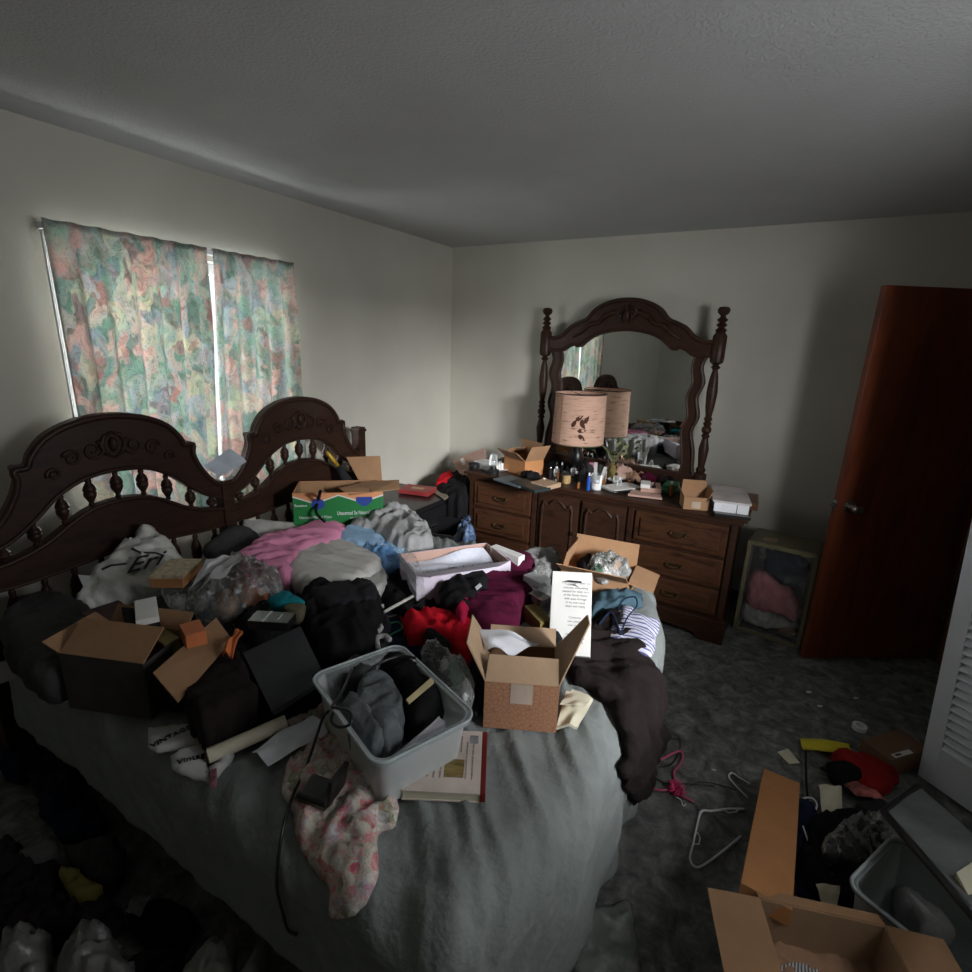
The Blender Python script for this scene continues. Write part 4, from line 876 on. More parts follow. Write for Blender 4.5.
# clear tub with a grey jacket inside
rim = P(.775, (314, 681), (395, 642), (472, 714), (384, 757)); ex = rim[2]-rim[1]; ey = rim[1]-rim[0]; rt = math.atan2(ex.y, ex.x); c = (rim[0]+rim[1]+rim[2]+rim[3])/4
L_ = (ex.length+(rim[3]-rim[0]).length)/2; W_ = (ey.length+(rim[2]-rim[3]).length)/2
t = thing('storage_tub', 'clear plastic storage tub holding a grey jacket in the middle of the bed', 'storage tub', (c.x+.008, c.y-.012, .622), (0, 0, rt))
def rrect(w, d, r, k=5):
    o = []
    for cx_, cy_, a0 in ((w/2-r, d/2-r, 0), (-w/2+r, d/2-r, 90), (-w/2+r, -d/2+r, 180), (w/2-r, -d/2+r, 270)):
        for i in range(k+1): a = R(a0+90*i/k); o.append((cx_+r*math.cos(a), cy_+r*math.sin(a)))
    return o
def tub(bm, L, W, h, taper=.88, th=.003, r=.035, lip=.012):
    prof = [(taper-.001, 0, 0), (taper, .0, 0), (1.0, h, 0), (1.0, h, lip), (1.0, h-.014, lip), (1.0, h-.014, lip-.003), (1.0, h-.003, lip-.003), (1.0, h-.003, -th), (taper, th, -th)]
    rings = []
    for s, z, off in prof: rings.append([bm.verts.new((x*s+(off*x/math.hypot(x, y)), y*s+(off*y/math.hypot(x, y)), z)) for x, y in rrect(L, W, r)])
    n = len(rings[0])
    for A_, B2 in zip(rings[1:], rings[2:]):
        for k in range(n): bm.faces.new((A_[k], A_[(k+1) % n], B2[(k+1) % n], B2[k]))
    for k in range(n): pass
    bm.faces.new(rings[1][::-1]); bm.faces.new(rings[-1])
    for v_ in rings[0]: bm.verts.remove(v_)
bm = bmesh.new(); tub(bm, L_, W_, .16); link('tub_body', bm, 'frosted_tub', t, 'auto')
bm = bmesh.new(); rr = rrect(L_+.02, W_+.02, .04); tube(bm, [(x, y, .159) for x, y in rr], .004, 6, closed=True); link('rim', bm, mat('tub_rim', (.45, .50, .51), .35), t, True)
gar('jacket', [(352, 700), (362, 682), (378, 674), (392, 684), (402, 700), (404, 722), (396, 742), (384, 752), (364, 736), (350, 716)], .745, .05, 'heather_fabric', 'heather grey jacket folded inside the clear tub', 'jacket', .10, folds=.5, fs=8, ang=1.0, seed=51)
gar('sleeve', [(340, 706), (352, 694), (366, 704), (384, 730), (378, 748), (358, 738), (344, 722)], .765, .03, 'heather_fabric', 'rolled grey jumper at the left end of the clear tub', 'jumper', .10, folds=.4, seed=52)
gar('handbag', [(372, 668), (392, 660), (420, 668), (442, 682), (446, 706), (430, 724), (404, 726), (400, 700), (388, 682)], .72, .06, 'black_fabric', 'black handbag inside the clear tub', 'handbag', .09, folds=.2, seed=53)
slab('ruler', 'pale wooden ruler sticking out over the black handbag', 'ruler', [atZ(406, 700, .80), atZ(409, 704, .795), atZ(434, 683, .805), atZ(431, 678, .81)], .006, mat('ruler_wood', (.55, .46, .25), .6))
slab('magazine', 'pale magazine in film at the front of the clear tub', 'magazine', [atZ(392, 756, .745), atZ(440, 716, .76), atZ(446, 730, .74), atZ(398, 772, .715)], .006, mat('magazine_print', (.50, .47, .52), .5, .3, 20), bend=.012)
wire('black_cable', P(.80, (362, 676), (378, 664), (400, 656), (416, 658)), .004, 'black_plastic', 'black cable looped over the back rim of the clear tub', 'cable')
gar('cap', [(338, 672), (350, 662), (366, 660), (376, 668), (362, 678), (344, 684)], .74, .03, 'dark_grey_fabric', 'dark grey cap against the back left of the clear tub', 'cap', .1)
gar('clear_bag', [(420, 650), (430, 646), (450, 656), (468, 668), (474, 690), (462, 702), (446, 688), (432, 668)], .70, .05, 'clear_bag', 'clear bag of green and white items between the tub and the patterned carton', 'bag', .08, folds=.6, fs=18)
gar('bottle', [(448, 668), (456, 662), (464, 678), (456, 684)], .69, .03, mat('mint', (.30, .52, .42), .5), 'mint green bottle inside the clear bag beside the tub', 'bottle', .04, folds=0)
gar('bottle', [(440, 660), (446, 658), (452, 668), (446, 672)], .69, .025, 'white_plastic', 'white bottle inside the clear bag beside the tub', 'bottle', .04, folds=0)
gar('bag', [(468, 655), (482, 640), (486, 690), (478, 716), (470, 700)], .64, .02, 'charcoal_fabric', 'charcoal cloth bag squeezed between tub and patterned carton', 'bag', .03)

# large book
q = P(.645, (401, 792), (487, 799), (488, 739), (440, 736))
c3 = [atZ(402, 796, .635), atZ(484, 800, .635), atZ(487, 737, .635), atZ(424, 735, .635)]
ex = c3[1]-c3[0]; rt = math.atan2(ex.y, ex.x); w = ex.length; d = (c3[2]-c3[1]).length; c = (c3[1]+c3[2])/2-Vector((math.cos(rt), math.sin(rt), 0))*w/2
t = thing('book', 'large cream book with a red spine and a square photo, half under the clear tub', 'book', (c.x, c.y, .624), (0, 0, rt))
link('page_block', B(-w/2, w/2-.012, -d/2+.003, d/2-.003, .003, .025), 'cream_paper', t)
link('cover', B(-w/2-.003, w/2-.011, -d/2, d/2, .025, .028), mat('cover_cream', (.66, .56, .50), .4), t); link('back_cover', B(-w/2-.003, w/2, -d/2, d/2, 0, .003), 'cover_cream', t)
link('spine', B(w/2-.012, w/2+.002, -d/2, d/2, 0, .0285, bev=.002), mat('book_red', (.16, .012, .010), .35), t)
pm = mat('photo_print', (.24, .17, .05), .4, .8, 60, stretch=(.2, 1, 1))
link('cover_photo', B(w/2-.105, w/2-.055, -d*.28, -d*.0, .028, .0286), pm, t)
for k in range(11):
    x = w/2-.035-k*.016
    if x > -w/2+.01: text('recipes and stories for every season', .0085, 'dark_grey_fabric', Matrix.Translation((x, 0 if k in (0, 1, 5, 6, 7, 8, 9, 10) else .055, .0283)) @ Matrix.Rotation(R(90), 4, 'Z'), t, thick=.0001, xs=1.0 if k in (0, 1, 5, 6, 7, 8, 9, 10) else .45)
link('barcode', B(w/2-.045, w/2-.022, d*.28, d*.42, .028, .0286), mat('barcode_ink', (.25, .25, .28), .5, .5, 80), t)

# floral dress and things on it
drape('dress', [(338, 712), (352, 726), (376, 760), (398, 796), (396, 830), (380, 846), (378, 880), (366, 912), (334, 918), (332, 892), (318, 878), (300, 850), (294, 822), (284, 800), (288, 770), (302, 752), (318, 738), (316, 724)], .022, 'floral_print', 'white dress with pink and red roses spread on the near side of the bed', 'dress', folds=.9, fs=15, seed=61, w=.03)
drape('floral_fabric', [(282, 730), (290, 712), (312, 696), (334, 690), (336, 704), (316, 722), (294, 738)], .03, 'floral_print', 'bunched pink floral fabric behind the paper strip', 'fabric', folds=.7, fs=16)
cc = atZ(332, 792, .65)
t = thing('compact_case', 'open black compact case standing on the floral dress', 'case', (cc.x-.02, cc.y-.015, .640), (0, 0, R(12)))
link('base', B(-.048, .036, -.035, .035, 0, .022, bev=.008), 'black_plastic', t)
link('gold_rim', B(-.049, .037, -.036, .036, .010, .0125), 'brass', t)
bm = B(-.004, .010, -.036, .036, 0, .078, bev=.006); bmesh.ops.transform(bm, matrix=Matrix.Translation((.034, 0, .014)) @ Matrix.Rotation(R(12), 4, 'Y'), verts=bm.verts); ld_ = link('lid', bm, 'black_plastic', t)
bm = B(-.0055, -.004, -.028, .028, .008, .070); bmesh.ops.transform(bm, matrix=Matrix.Translation((.034, 0, .014)) @ Matrix.Rotation(R(12), 4, 'Y'), verts=bm.verts); link('lid_lining', bm, 'cardboard_pale', ld_)
wire('power_cable', [atZ(352, 668, .80), atZ(342, 692, .815), atZ(332, 706, .82), atZ(338, 708, .82), atZ(350, 712, .815), atZ(350, 724, .80), atZ(338, 727, .78), atZ(331, 720, .76), atZ(334, 709, .74), atZ(324, 716, .70), atZ(316, 738, .668), onb(308, 780, .03), onb(296, 806, .03), onb(284, 842, .03), onb(280, 880, .03), onb(284, 910, .03), onb(292, 928, .03), onb(300, 935, .025)], .004, 'black_plastic', 'black cable looping out of the clear tub and across the comforter', 'cable', n=8)
slab('paper_strip', 'long white strip of paper beside the floral dress', 'paper', [atZ(252, 751, .635), atZ(268, 766, .63), atZ(328, 733, .64), atZ(312, 714, .65)], .0015, 'paper', bend=.015)
slab('paper_strip', 'small white paper corner at the right end of the long paper strip', 'paper', [atZ(312, 742, .632), atZ(326, 738, .632), atZ(332, 720, .64), atZ(322, 716, .64)], .0015, 'cream_paper', bend=.01)
# rolled cream tube
a, b_ = atZ(208, 756, .635), atZ(286, 722, .65)
t = thing('paper_roll', 'cream paper roll lying in front of the black tote', 'paper roll', a)
bm = bmesh.new(); tube(bm, [a, b_], .020, 14); adopt(link('roll', bm, 'cream_paper', None, 'auto'), t)
bm = bmesh.new(); tube(bm, [a-(b_-a).normalized()*.002, a.lerp(b_, .01)], .0155, 14); adopt(link('roll_core', bm, 'cardboard_pale', None, 'auto'), t)
# shipping sleeves with lettering
def mailer(p, z, label, s1, rot, seed, size=.03):
    o = puff('paper_bag', P(z, *p), .012, 'paper_white', .02, label, 'paper bag', folds=.3, rnd=False, seed=seed, w=.015)
    c = Cc(z, *p); q = text(s1, size, 'black_plastic', Matrix.Translation((c.x, c.y, z+.0125)) @ Matrix.Rotation(rot, 4, 'Z'), None, 'lettering', thick=.002); adopt(q, o); q.matrix_parent_inverse = o.matrix_basis.inverted(); return o
mat('paper_white', (.50, .50, .48), .9, .1, 12, .3, 30)
mailer([(148, 728), (188, 724), (205, 742), (182, 748), (158, 752), (148, 748)], .62, 'crumpled white paper bag with black lettering left of the black tote', 'VINTAGE', R(80), 71, .024)
mailer([(170, 756), (184, 748), (206, 744), (214, 756), (206, 762), (212, 782), (190, 778), (172, 770)], .62, 'white paper bag with black lettering below the other lettered bag', 'Vintage', R(60), 72, .026)
quadbox('match_box', 'tiny red white and blue box beside the white paper bag', 'box', .635, [(208, 770), (215, 768), (218, 780), (211, 782)], .02, mat('tricolour', (.30, .12, .16), .5, .8, 60))
gar('tissue', [(206, 770), (228, 752), (234, 758), (220, 772), (214, 778)], .615, .02, 'paper_white', 'crumpled white tissue between the paper roll and the paper bag', 'tissue', .02, folds=.8, fs=25)
slab('receipt', 'pale slip of paper at the dark edge beyond the bed', 'paper', [atX(0, 662, -2.2)+Vector((0, 0, 0)), atX(18, 658, -2.2), atX(22, 676, -2.15), atX(0, 684, -2.15)], .002, 'paper_white')
# paper on the headboard
slab('towel_sheet', 'pale plastic sheet draped over the dip between the two headboard arches', 'plastic sheet', [atX(204, 466, -2.36), atX(218, 478, -2.33), atX(246, 462, -2.33), atX(230, 448, -2.38)], .003, mat('pale_sheet', (.48, .53, .60), .4), bend=.02)
gar('cloth_strip', [(228, 470), (240, 452), (248, 450), (244, 462), (236, 474)], .98, .015, 'clear_bag', 'wisp of clear wrap on the headboard middle post', 'plastic wrap', .02)
# ================================================================ nightstand corner
ns = thing('nightstand', 'low black nightstand in the corner between the bed and the dresser', 'nightstand', (-2.27, 2.80, 0))
link('body', B(-.24, .24, -.24, .24, .05, .60, bev=.005), 'black_plastic', ns); link('top', B(-.26, .26, -.26, .26, .60, .625, bev=.006), 'black_plastic', ns)
for i in range(2): dq = link('drawer', B(.235, .255, -.22, .22, .08+.26*i, .32+.26*i, bev=.004), 'black_plastic', ns); link('drawer_pull', B(.255, .27, -.04, .04, .19+.26*i, .205+.26*i, bev=.003), 'steel', dq)
for sx in (-1, 1):
    for sy in (-1, 1): link('leg', B(sx*.2-.02, sx*.2+.02, sy*.2-.02, sy*.2+.02, 0, .05), 'black_plastic', ns)
t, w, d = quadbox('red_book', 'small red book with a yellow label on the nightstand', 'book', .66, [(402, 488), (412, 482), (433, 489), (424, 494)], .03, 'red_fabric' if False else mat('red_cover', (.30, .035, .035), .5))
link('cover_label', B(-w*.15, w*.15, -d*.2, d*.2, .03, .0305), mat('label_tan', (.5, .36, .18), .6), t)
slab('place_mat', 'beige mat on the nightstand top', 'mat', P(.632, (430, 490), (440, 484), (459, 490), (444, 500)), .006, mat('mat_beige', (.22, .19, .13), .7))
# black bin of papers
c = Cc(.60, (405, 498), (440, 506), (420, 515)); 
t = carton('open_bin', 'open black bin of papers in front of the nightstand', 'bin', (-1.87, 2.70, .0), .30, .34, .52, R(12), 'black_plastic', [])
for i, (p, mm) in enumerate(((((389, 502), (398, 498), (400, 503), (392, 508)), 'cardboard_pale'), (((408, 504), (420, 500), (432, 507), (418, 512)), 'cardboard_pink'), (((424, 500), (436, 502), (434, 510), (426, 508)), 'grey_fabric'), (((395, 512), (418, 512), (420, 520), (400, 518)), 'brown_black_fabric'))):
    slab('papers', ['tan card at the left inside the black bin', 'pinkish tan card on top inside the black bin', 'grey card at the right inside the black bin', 'dark card at the bottom inside the black bin'][i], 'card', P(.55-.01*i, *p), .004, mm, group='cards in the black bin')
t = thing('backpack', 'black and red backpack between the nightstand and the dresser', 'backpack', (-2.22, 3.42, 0))
adopt(puff('bag_body', P(.60, (436, 494), (440, 484), (452, 478), (466, 480), (470, 492), (464, 504), (450, 502)), .08, 'black_fabric', .55, folds=.2), t)
adopt(puff('side_panel', P(.66, (436, 484), (440, 477), (451, 472), (453, 478), (444, 485)), .03, 'red_fabric', .1, folds=.1), t)
puff('patterned_cloth', P(.40, (457, 535), (466, 528), (474, 534), (472, 548), (463, 552)), .12, patches('blue_print', [(.08, .14, .30), (.16, .26, .45), (.05, .07, .14), (.3, .4, .55)], 60), .3, 'blue patterned cloth hanging beside the dresser', 'cloth', w=.05)
# cardboard behind the dresser corner
t = thing('folded_carton', 'flattened pinkish carton with a white label behind the left end of the dresser', 'cardboard', atY(465, 470, 3.55))
for q in ([atY(453, 461, 3.5), atY(462, 456, 3.52), atY(474, 482, 3.4), atY(465, 484, 3.4)], [atY(461, 457, 3.5), atY(484, 448, 3.45), atY(487, 458, 3.40), atY(468, 467, 3.45)]): adopt(slab('panel', None, None, q, .005, 'cardboard_pink'), t)
adopt(slab('label_strip', None, None, [atY(460, 459, 3.44), atY(463, 458, 3.44), atY(466, 464, 3.42), atY(463, 465, 3.42)], .003, 'white_card'), t)

# ================================================================ dresser top
TZ = DZ+.001
def spot(a, b_): p = atZ(a, b_, TZ); return p
def bottle(a, b_, r, h, m, cap, label, cat='bottle', name='bottle', shape='b', capm=None, group='toiletries on the dresser', capn='cap'):
    t = thing(name, label, cat, spot(a, b_), group=group)
    bm = bmesh.new()
    if shape == 'b': lathe(bm, [(0, 0), (r*.95, 0), (r, .004), (r, h*.68), (r*.85, h*.76), (r*.4, h*.8), (r*.38, h*.86), (0, h*.86)], 16)
    elif shape == 'j': lathe(bm, [(0, 0), (r*.95, 0), (r, .004), (r, h*.78), (r*.9, h*.8), (0, h*.8)], 16)
    link('bottle_body', bm, m, t, 'auto')
    bm = bmesh.new(); rc = r*.48 if shape == 'b' else r*1.02; z0 = h*.84 if shape == 'b' else h*.78
    lathe(bm, [(0, z0), (rc, z0), (rc, h*.99), (rc*.9, h), (0, h)], 16); link(capn, bm, capm or cap, t, 'auto'); return t
bottle(588, 490, .012, .115, mat('blue_plastic', (.01, .09, .42), .3), 'white_plastic', 'blue spray bottle standing at the front edge of the dresser')
bottle(596, 489, .013, .06, mat('pink_bottle', (.45, .2, .22), .4), 'white_plastic', 'short pink bottle right of the blue spray bottle', shape='j')
bottle(566, 483, .030, .075, mat('amber_jar', (.40, .27, .12), .2), 'clear_film', 'round amber jar behind the blue spray bottle', 'jar', 'jar', 'j', capm='black_plastic', capn='lid')
bottle(573, 479, .022, .10, 'glassware', 'black_plastic', 'clear bottle behind the round amber jar', 'bottle')
bottle(556, 476, .018, .07, 'glassware', 'white_plastic', 'clear bottle with a white cap right of the brown carton', 'bottle')
bottle(544, 483, .011, .035, 'white_plastic', 'white_plastic', 'tiny white jar in front of the brown carton', 'jar', 'jar', 'j', capn='lid')
bottle(603, 484, .015, .05, 'cardboard_pink', 'white_plastic', 'short beige jar behind the pink bottle', 'jar', 'jar', 'j', capn='lid')
bottle(578, 488, .010, .045, mat('amber_small', (.25, .10, .03), .2), 'black_plastic', 'tiny amber vial left of the blue spray bottle')
bottle(555, 484, .016, .05, 'black_plastic', 'black_plastic', 'squat black bottle right of the tiny white jar')
bottle(550, 478, .013, .08, 'charcoal_fabric', 'steel', 'slim dark bottle behind the tiny white jar')
bottle(505, 466, .016, .085, 'black_plastic', 'steel', 'dark perfume bottle left of the brown carton')
bottle(512, 465, .013, .06, mat('pink_glass', (.5, .25, .22), .2), 'white_plastic', 'small pink bottle against the left of the brown carton')
bottle(500, 471, .012, .09, 'glassware', 'black_plastic', 'thin clear bottle behind the small pink bottle')
bottle(583, 476, .018, .085, 'charcoal_fabric', 'black_plastic', 'tall dark bottle behind the blue spray bottle')
bottle(600, 476, .016, .09, 'glassware', 'steel', 'tall clear bottle behind the clear cup')
t = thing('glass_jar', 'overturned clear glass on a black stand at the left end of the dresser', 'glass', spot(493, 474))
bm = bmesh.new(); lathe(bm, [(.03, .065), (.034, .066), (.026, .135), (.020, .145), (.0, .145)], 18); link('glass', bm, 'glassware', t, 'auto')
bm = bmesh.new(); lathe(bm, [(0, 0), (.045, 0), (.045, .03), (.025, .04), (.022, .065), (0, .066)], 18); link('stand', bm, 'black_plastic', t, 'auto')
t = thing('tea_dish', 'round black pot at the left corner of the dresser', 'pot', spot(474, 469)); bm = bmesh.new(); lathe(bm, [(0, 0), (.035, 0), (.042, .02), (.04, .035), (0, .036)], 18); link('pot_body', bm, 'black_plastic', t, 'auto')
bm = bmesh.new(); lathe(bm, [(0, .036), (.041, .036), (.036, .045), (.006, .05), (0, .052)], 18); link('lid', bm, 'charcoal_fabric', t, 'auto')
t = thing('saucer', 'white saucer behind the overturned glass', 'saucer', spot(502, 470)); bm = bmesh.new(); lathe(bm, [(0, 0), (.03, 0), (.055, .012), (.053, .014), (.028, .004), (0, .004)], 20); link('dish', bm, 'white_plastic', t, 'auto')
quadbox('paper_box', 'small white box behind the round black pot', 'box', TZ+.05, [(482, 460), (492, 458), (496, 464), (485, 466)], .05, 'white_card')
quadbox('dark_case', 'flat dark green case in front of the brown carton', 'case', TZ+.02, [(514, 480), (530, 478), (546, 488), (530, 491)], .02, mat('dark_green', (.02, .035, .035), .4))
quadbox('tan_pouch', 'small tan wooden bracelet box right of the dark green case', 'box', TZ+.03, [(537, 481), (551, 478), (555, 483), (541, 487)], .03, 'cardboard_pale')
quadbox('tray', 'flat bluish tray under the brown carton on the dresser', 'tray', TZ+.012, [(500, 478), (518, 474), (530, 484), (512, 487)], .012, mat('tray_blue', (.10, .13, .14), .5))
t = carton('open_carton', 'small brown carton with flaps sticking up on the left of the dresser', 'box', (-1.60, 3.33, TZ), .24, .17, .11, R(-25), 'cardboard_orange', [(3, .10, 50), (0, .13, 30), (1, .12, -10), (2, .07, -35)], fm='cardboard')

# lamp with a drum shade
lp = thing('table_lamp', 'table lamp with a pink paper drum shade printed with brown leaves on the dresser', 'lamp', (-1.245, 3.44, TZ))
bm = bmesh.new(); lathe(bm, [(0, 0), (.075, 0), (.075, .012), (.03, .03), (.02, .06), (.045, .10), (.055, .14), (.04, .19), (.014, .225), (.012, .27), (0, .27)], 24); link('lamp_base', bm, 'dark_metal', lp, 'auto')
m, nt, b = newmat('shade_paper'); co = texco(nt); n = N(nt, 'ShaderNodeTexNoise', Scale=14.0, Detail=6.0, Roughness=.7); mp = co; nt.links.new(co, n.inputs['Vector'])
mpn = N(nt, 'ShaderNodeMapping'); mpn.inputs['Scale'].default_value = (1, 1, 6); nt.links.new(co, mpn.inputs[0]); n3 = N(nt, 'ShaderNodeTexNoise', Scale=12.0, Detail=3.0); nt.links.new(mpn.outputs[0], n3.inputs['Vector'])
c1_ = ramp(nt, n3.outputs[0], [(.30, (.20, .14, .07)), (.37, (.60, .38, .28)), (.6, (.68, .45, .34))])
nt.links.new(c1_, b.inputs['Base Color']); b.inputs['Roughness'].default_value = .9
tl = N(nt, 'ShaderNodeBsdfTranslucent'); nt.links.new(c1_, tl.inputs[0]); ms = N(nt, 'ShaderNodeMixShader'); ms.inputs[0].default_value = .35; nt.links.new(b.outputs[0], ms.inputs[1]); nt.links.new(tl.outputs[0], ms.inputs[2]); nt.links.new(ms.outputs[0], nt.nodes['Material Output'].inputs[0])
SR, S0, S1 = .18, .25, .59
bm = bmesh.new(); seg = 48; rg = []
for z, r in ((S0, SR), (S1, SR-.008), (S1, SR-.0105), (S0, SR-.0025)): rg.append([bm.verts.new((r*math.cos(2*PI*k/seg), r*math.sin(2*PI*k/seg), z)) for k in range(seg)])
for i in range(4):
    for k in range(seg): bm.faces.new((rg[i][k], rg[i][(k+1) % seg], rg[(i+1) % 4][(k+1) % seg], rg[(i+1) % 4][k]))
sh = link('lamp_shade', bm, 'shade_paper', lp, 'auto')
bm = bmesh.new(); tube(bm, [((SR-.006)*math.cos(a), (SR-.006)*math.sin(a), S1) for a in np.linspace(0, 2*PI, 40)[:-1]], .0035, 6, closed=True); link('top_trim', bm, 'dark_metal', sh, True)
bm = bmesh.new(); tube(bm, [(SR*math.cos(a), SR*math.sin(a), S0) for a in np.linspace(0, 2*PI, 40)[:-1]], .0035, 6, closed=True); link('bottom_trim', bm, 'olive_fabric', sh, True)
bm = bmesh.new()
for k in range(3): a = k*2*PI/3+.3; tube(bm, [(0, 0, S1-.01), ((SR-.008)*math.cos(a), (SR-.008)*math.sin(a), S1)], .002, 6)
link('harp', bm, 'dark_metal', sh, True)
bm = bmesh.new(); a = R(-112); tube(bm, [(SR*math.cos(a)+.0, SR*math.sin(a), S0), ((SR-.006)*math.cos(a), (SR-.006)*math.sin(a), S1)], .0022, 6); link('seam', bm, 'cardboard', sh, True)
random.seed(5)
for k in range(7):
    bm = bmesh.new(); a0 = R(-72+random.uniform(-14, 14)); z0 = S0+.08+random.uniform(0, .10); an = random.uniform(-1.2, 1.2); L = .065
    out = [(0, 0), (.25*L, .22*L), (.6*L, .2*L), (L, 0), (.6*L, -.2*L), (.25*L, -.22*L)]
    vs = []
    for x, y in out:
        u = x*math.cos(an)-y*math.sin(an); v = x*math.sin(an)+y*math.cos(an); aa = a0+u/SR; rr_ = SR-.008*(z0+v-S0)/(S1-S0)+.001
        vs.append(bm.verts.new((rr_*math.cos(aa), rr_*math.sin(aa), z0+v)))
    bm.faces.new(vs); bmesh.ops.solidify(bm, geom=bm.faces[:], thickness=-.0008); link('leaf_print', bm, mat('leaf_brown', (.09, .025, .012), .8), sh)

# clear cup with wooden sticks
cp = thing('clear_cup', 'clear plastic cup with a white label at the front of the dresser', 'cup', spot(600+24, 0) if False else atZ(596+22, 0, TZ) if False else spot(596.5, 0) if False else atZ(597, 482, TZ))
cp.location = atZ(596.5+1.0*0, 480, TZ)
cp.location = Vector((-1.005, 3.205, TZ))
bm = bmesh.new(); lathe(bm, [(0, 0), (.032, 0), (.037, .105), (.0355, .105), (.0305, .004), (0, .004)], 24); link('cup_body', bm, 'glassware', cp, 'auto')
bm = bmesh.new()
bmesh.ops.create_cone(bm, cap_ends=False, segments=24, radius1=.0335, radius2=.035, depth=.04, matrix=Matrix.Translation((0, 0, .026)))
for f in [f for f in bm.faces if f.calc_center_median().y > -.015]: bm.faces.remove(f)
bmesh.ops.solidify(bm, geom=bm.faces[:], thickness=.0008); link('label', bm, 'white_card', cp)
for k, (dx, dy, tx, L) in enumerate(((-.008, .0, -.08, .17), (.012, .004, .22, .15))):
    b_ = Vector((-1.005+dx, 3.205+dy, TZ+.006)); tp = b_+Vector((tx*L, .01, L)); wd = Vector((.009, 0, 0)); slab('craft_stick', ['wide wooden stick leaning in the clear cup', 'narrow wooden stick leaning right in the clear cup'][k], 'stick', [b_-wd, b_+wd, tp+wd*1.2, tp-wd*1.2], .003, 'offwhite_fabric', group='sticks in the clear cup')
# papers and boxes on the right half
def tp(dz, *p): return P(TZ+dz, *p)
slab('paper_sheet', 'crumpled white paper behind the white envelope on the dresser', 'paper', tp(.02, (607, 479), (634, 465), (640, 474), (616, 482)), .0015, 'paper', bend=.02)
slab('envelope', 'white envelope resting on the papers on the dresser', 'envelope', [atZ(628, 465, TZ+.05), atZ(651, 472, TZ+.05), atZ(648, 480, TZ+.03), atZ(627, 470, TZ+.03)], .003, 'white_card', bend=.005)
t = quadbox('paper_stack', 'flat white packet at the front middle of the dresser', 'packet', TZ+.02, [(606, 485), (634, 482), (638, 487), (609, 491)], .015, 'white_card')
slab('notepad', 'pinkish notepad at the dresser front edge', 'notepad', tp(.01, (628, 495), (662, 499), (660, 494), (632, 490)), .012, 'cardboard_pink')
quadbox('pink_box', 'pink and tan box on the notepad', 'box', TZ+.045, [(640, 487), (660, 489), (662, 483), (642, 481)], .03, 'cardboard_pink')
quadbox('white_box', 'small white box on top of the pink and tan box', 'box', TZ+.07, [(640, 484), (650, 485), (651, 481), (642, 480)], .025, 'white_card')
slab('phone', 'black phone with a bright screen edge on the dresser', 'phone', tp(.012, (613, 492), (632, 491), (634, 486), (615, 487)), .009, 'black_plastic')
t, w, d = quadbox('tea_box', 'small bright green box near the right mirror post', 'box', TZ+.055, [(664, 485), (677, 487), (678, 482), (666, 480)], .055, mat('tea_green', (.01, .20, .08), .5)); link('label_band', B(-w/2-.001, w/2+.001, -d/2-.001, d/2+.001, .02, .034), mat('pale_green', (.15, .36, .22), .5), t)
bottle(616, 483, .010, .04, mat('mustard', (.40, .26, .03), .5), 'mustard', 'tiny mustard coloured vial among the papers')
bottle(655, 481, .012, .06, 'olive_card', 'black_plastic', 'small olive bottle behind the pink and tan box')
bottle(642, 478, .02, .05, 'tan_fabric', 'cardboard_pale', 'squat tan jar behind the white envelope', 'jar', 'jar', 'j', capn='lid')
slab('flag_card', 'small striped red card leaning near the mirror corner', 'card', [atZ(667, 470, TZ+.07), atZ(674, 468, TZ+.07), atZ(679, 476, TZ+.03), atZ(673, 478, TZ+.03)], .002, stripes('flag_print', (.45, .12, .14), (.55, .5, .5), 60, 0))
c0, c1 = spot(683, 509), spot(708, 511); rt = math.atan2(c1.y-c0.y, c1.x-c0.x); w = (c1-c0).length
t = carton('small_carton', 'small open brown carton at the right front of the dresser', 'box', (c0+c1)/2+Vector((-math.sin(rt), math.cos(rt), 0))*.06, w, .12, .075, rt, 'cardboard', [(1, .08, -8), (2, .05, 30), (0, .05, 20)])
link('tape', B(-.025, .025, -.0612, -.0602, .01, .05), mat('pale_tape2', (.45, .36, .27), .4), t)
t, w, d = quadbox('paper_tray', 'stack of white plastic trays with papers at the right end of the dresser', 'tray', TZ+.075, [(711, 501), (743, 505), (750, 491), (716, 487)], .055, 'white_plastic')
link('lid', B(-w/2-.01, w/2+.01, -d/2-.01, d/2+.01, .055, .066, bev=.003), mat('tray_pale', (.58, .52, .50), .5), t)
link('printed_label', B(-w*.3, w*.1, -d/2-.0015, -d/2, .008, .044), 'paper', t); link('seam_line', B(w*.15, w*.17, -d/2-.002, -d/2, 0, .05), 'black_plastic', t)
quadbox('black_case', 'flat black case under the stack of white trays', 'case', TZ+.02, [(708, 512), (740, 516), (752, 500), (716, 496)], .02, 'black_plastic')
quadbox('wood_block', 'small orange-brown wooden box at the far right end of the dresser', 'box', TZ+.045, [(741, 502), (757, 503), (760, 495), (747, 492)], .045, 'casing_wood')
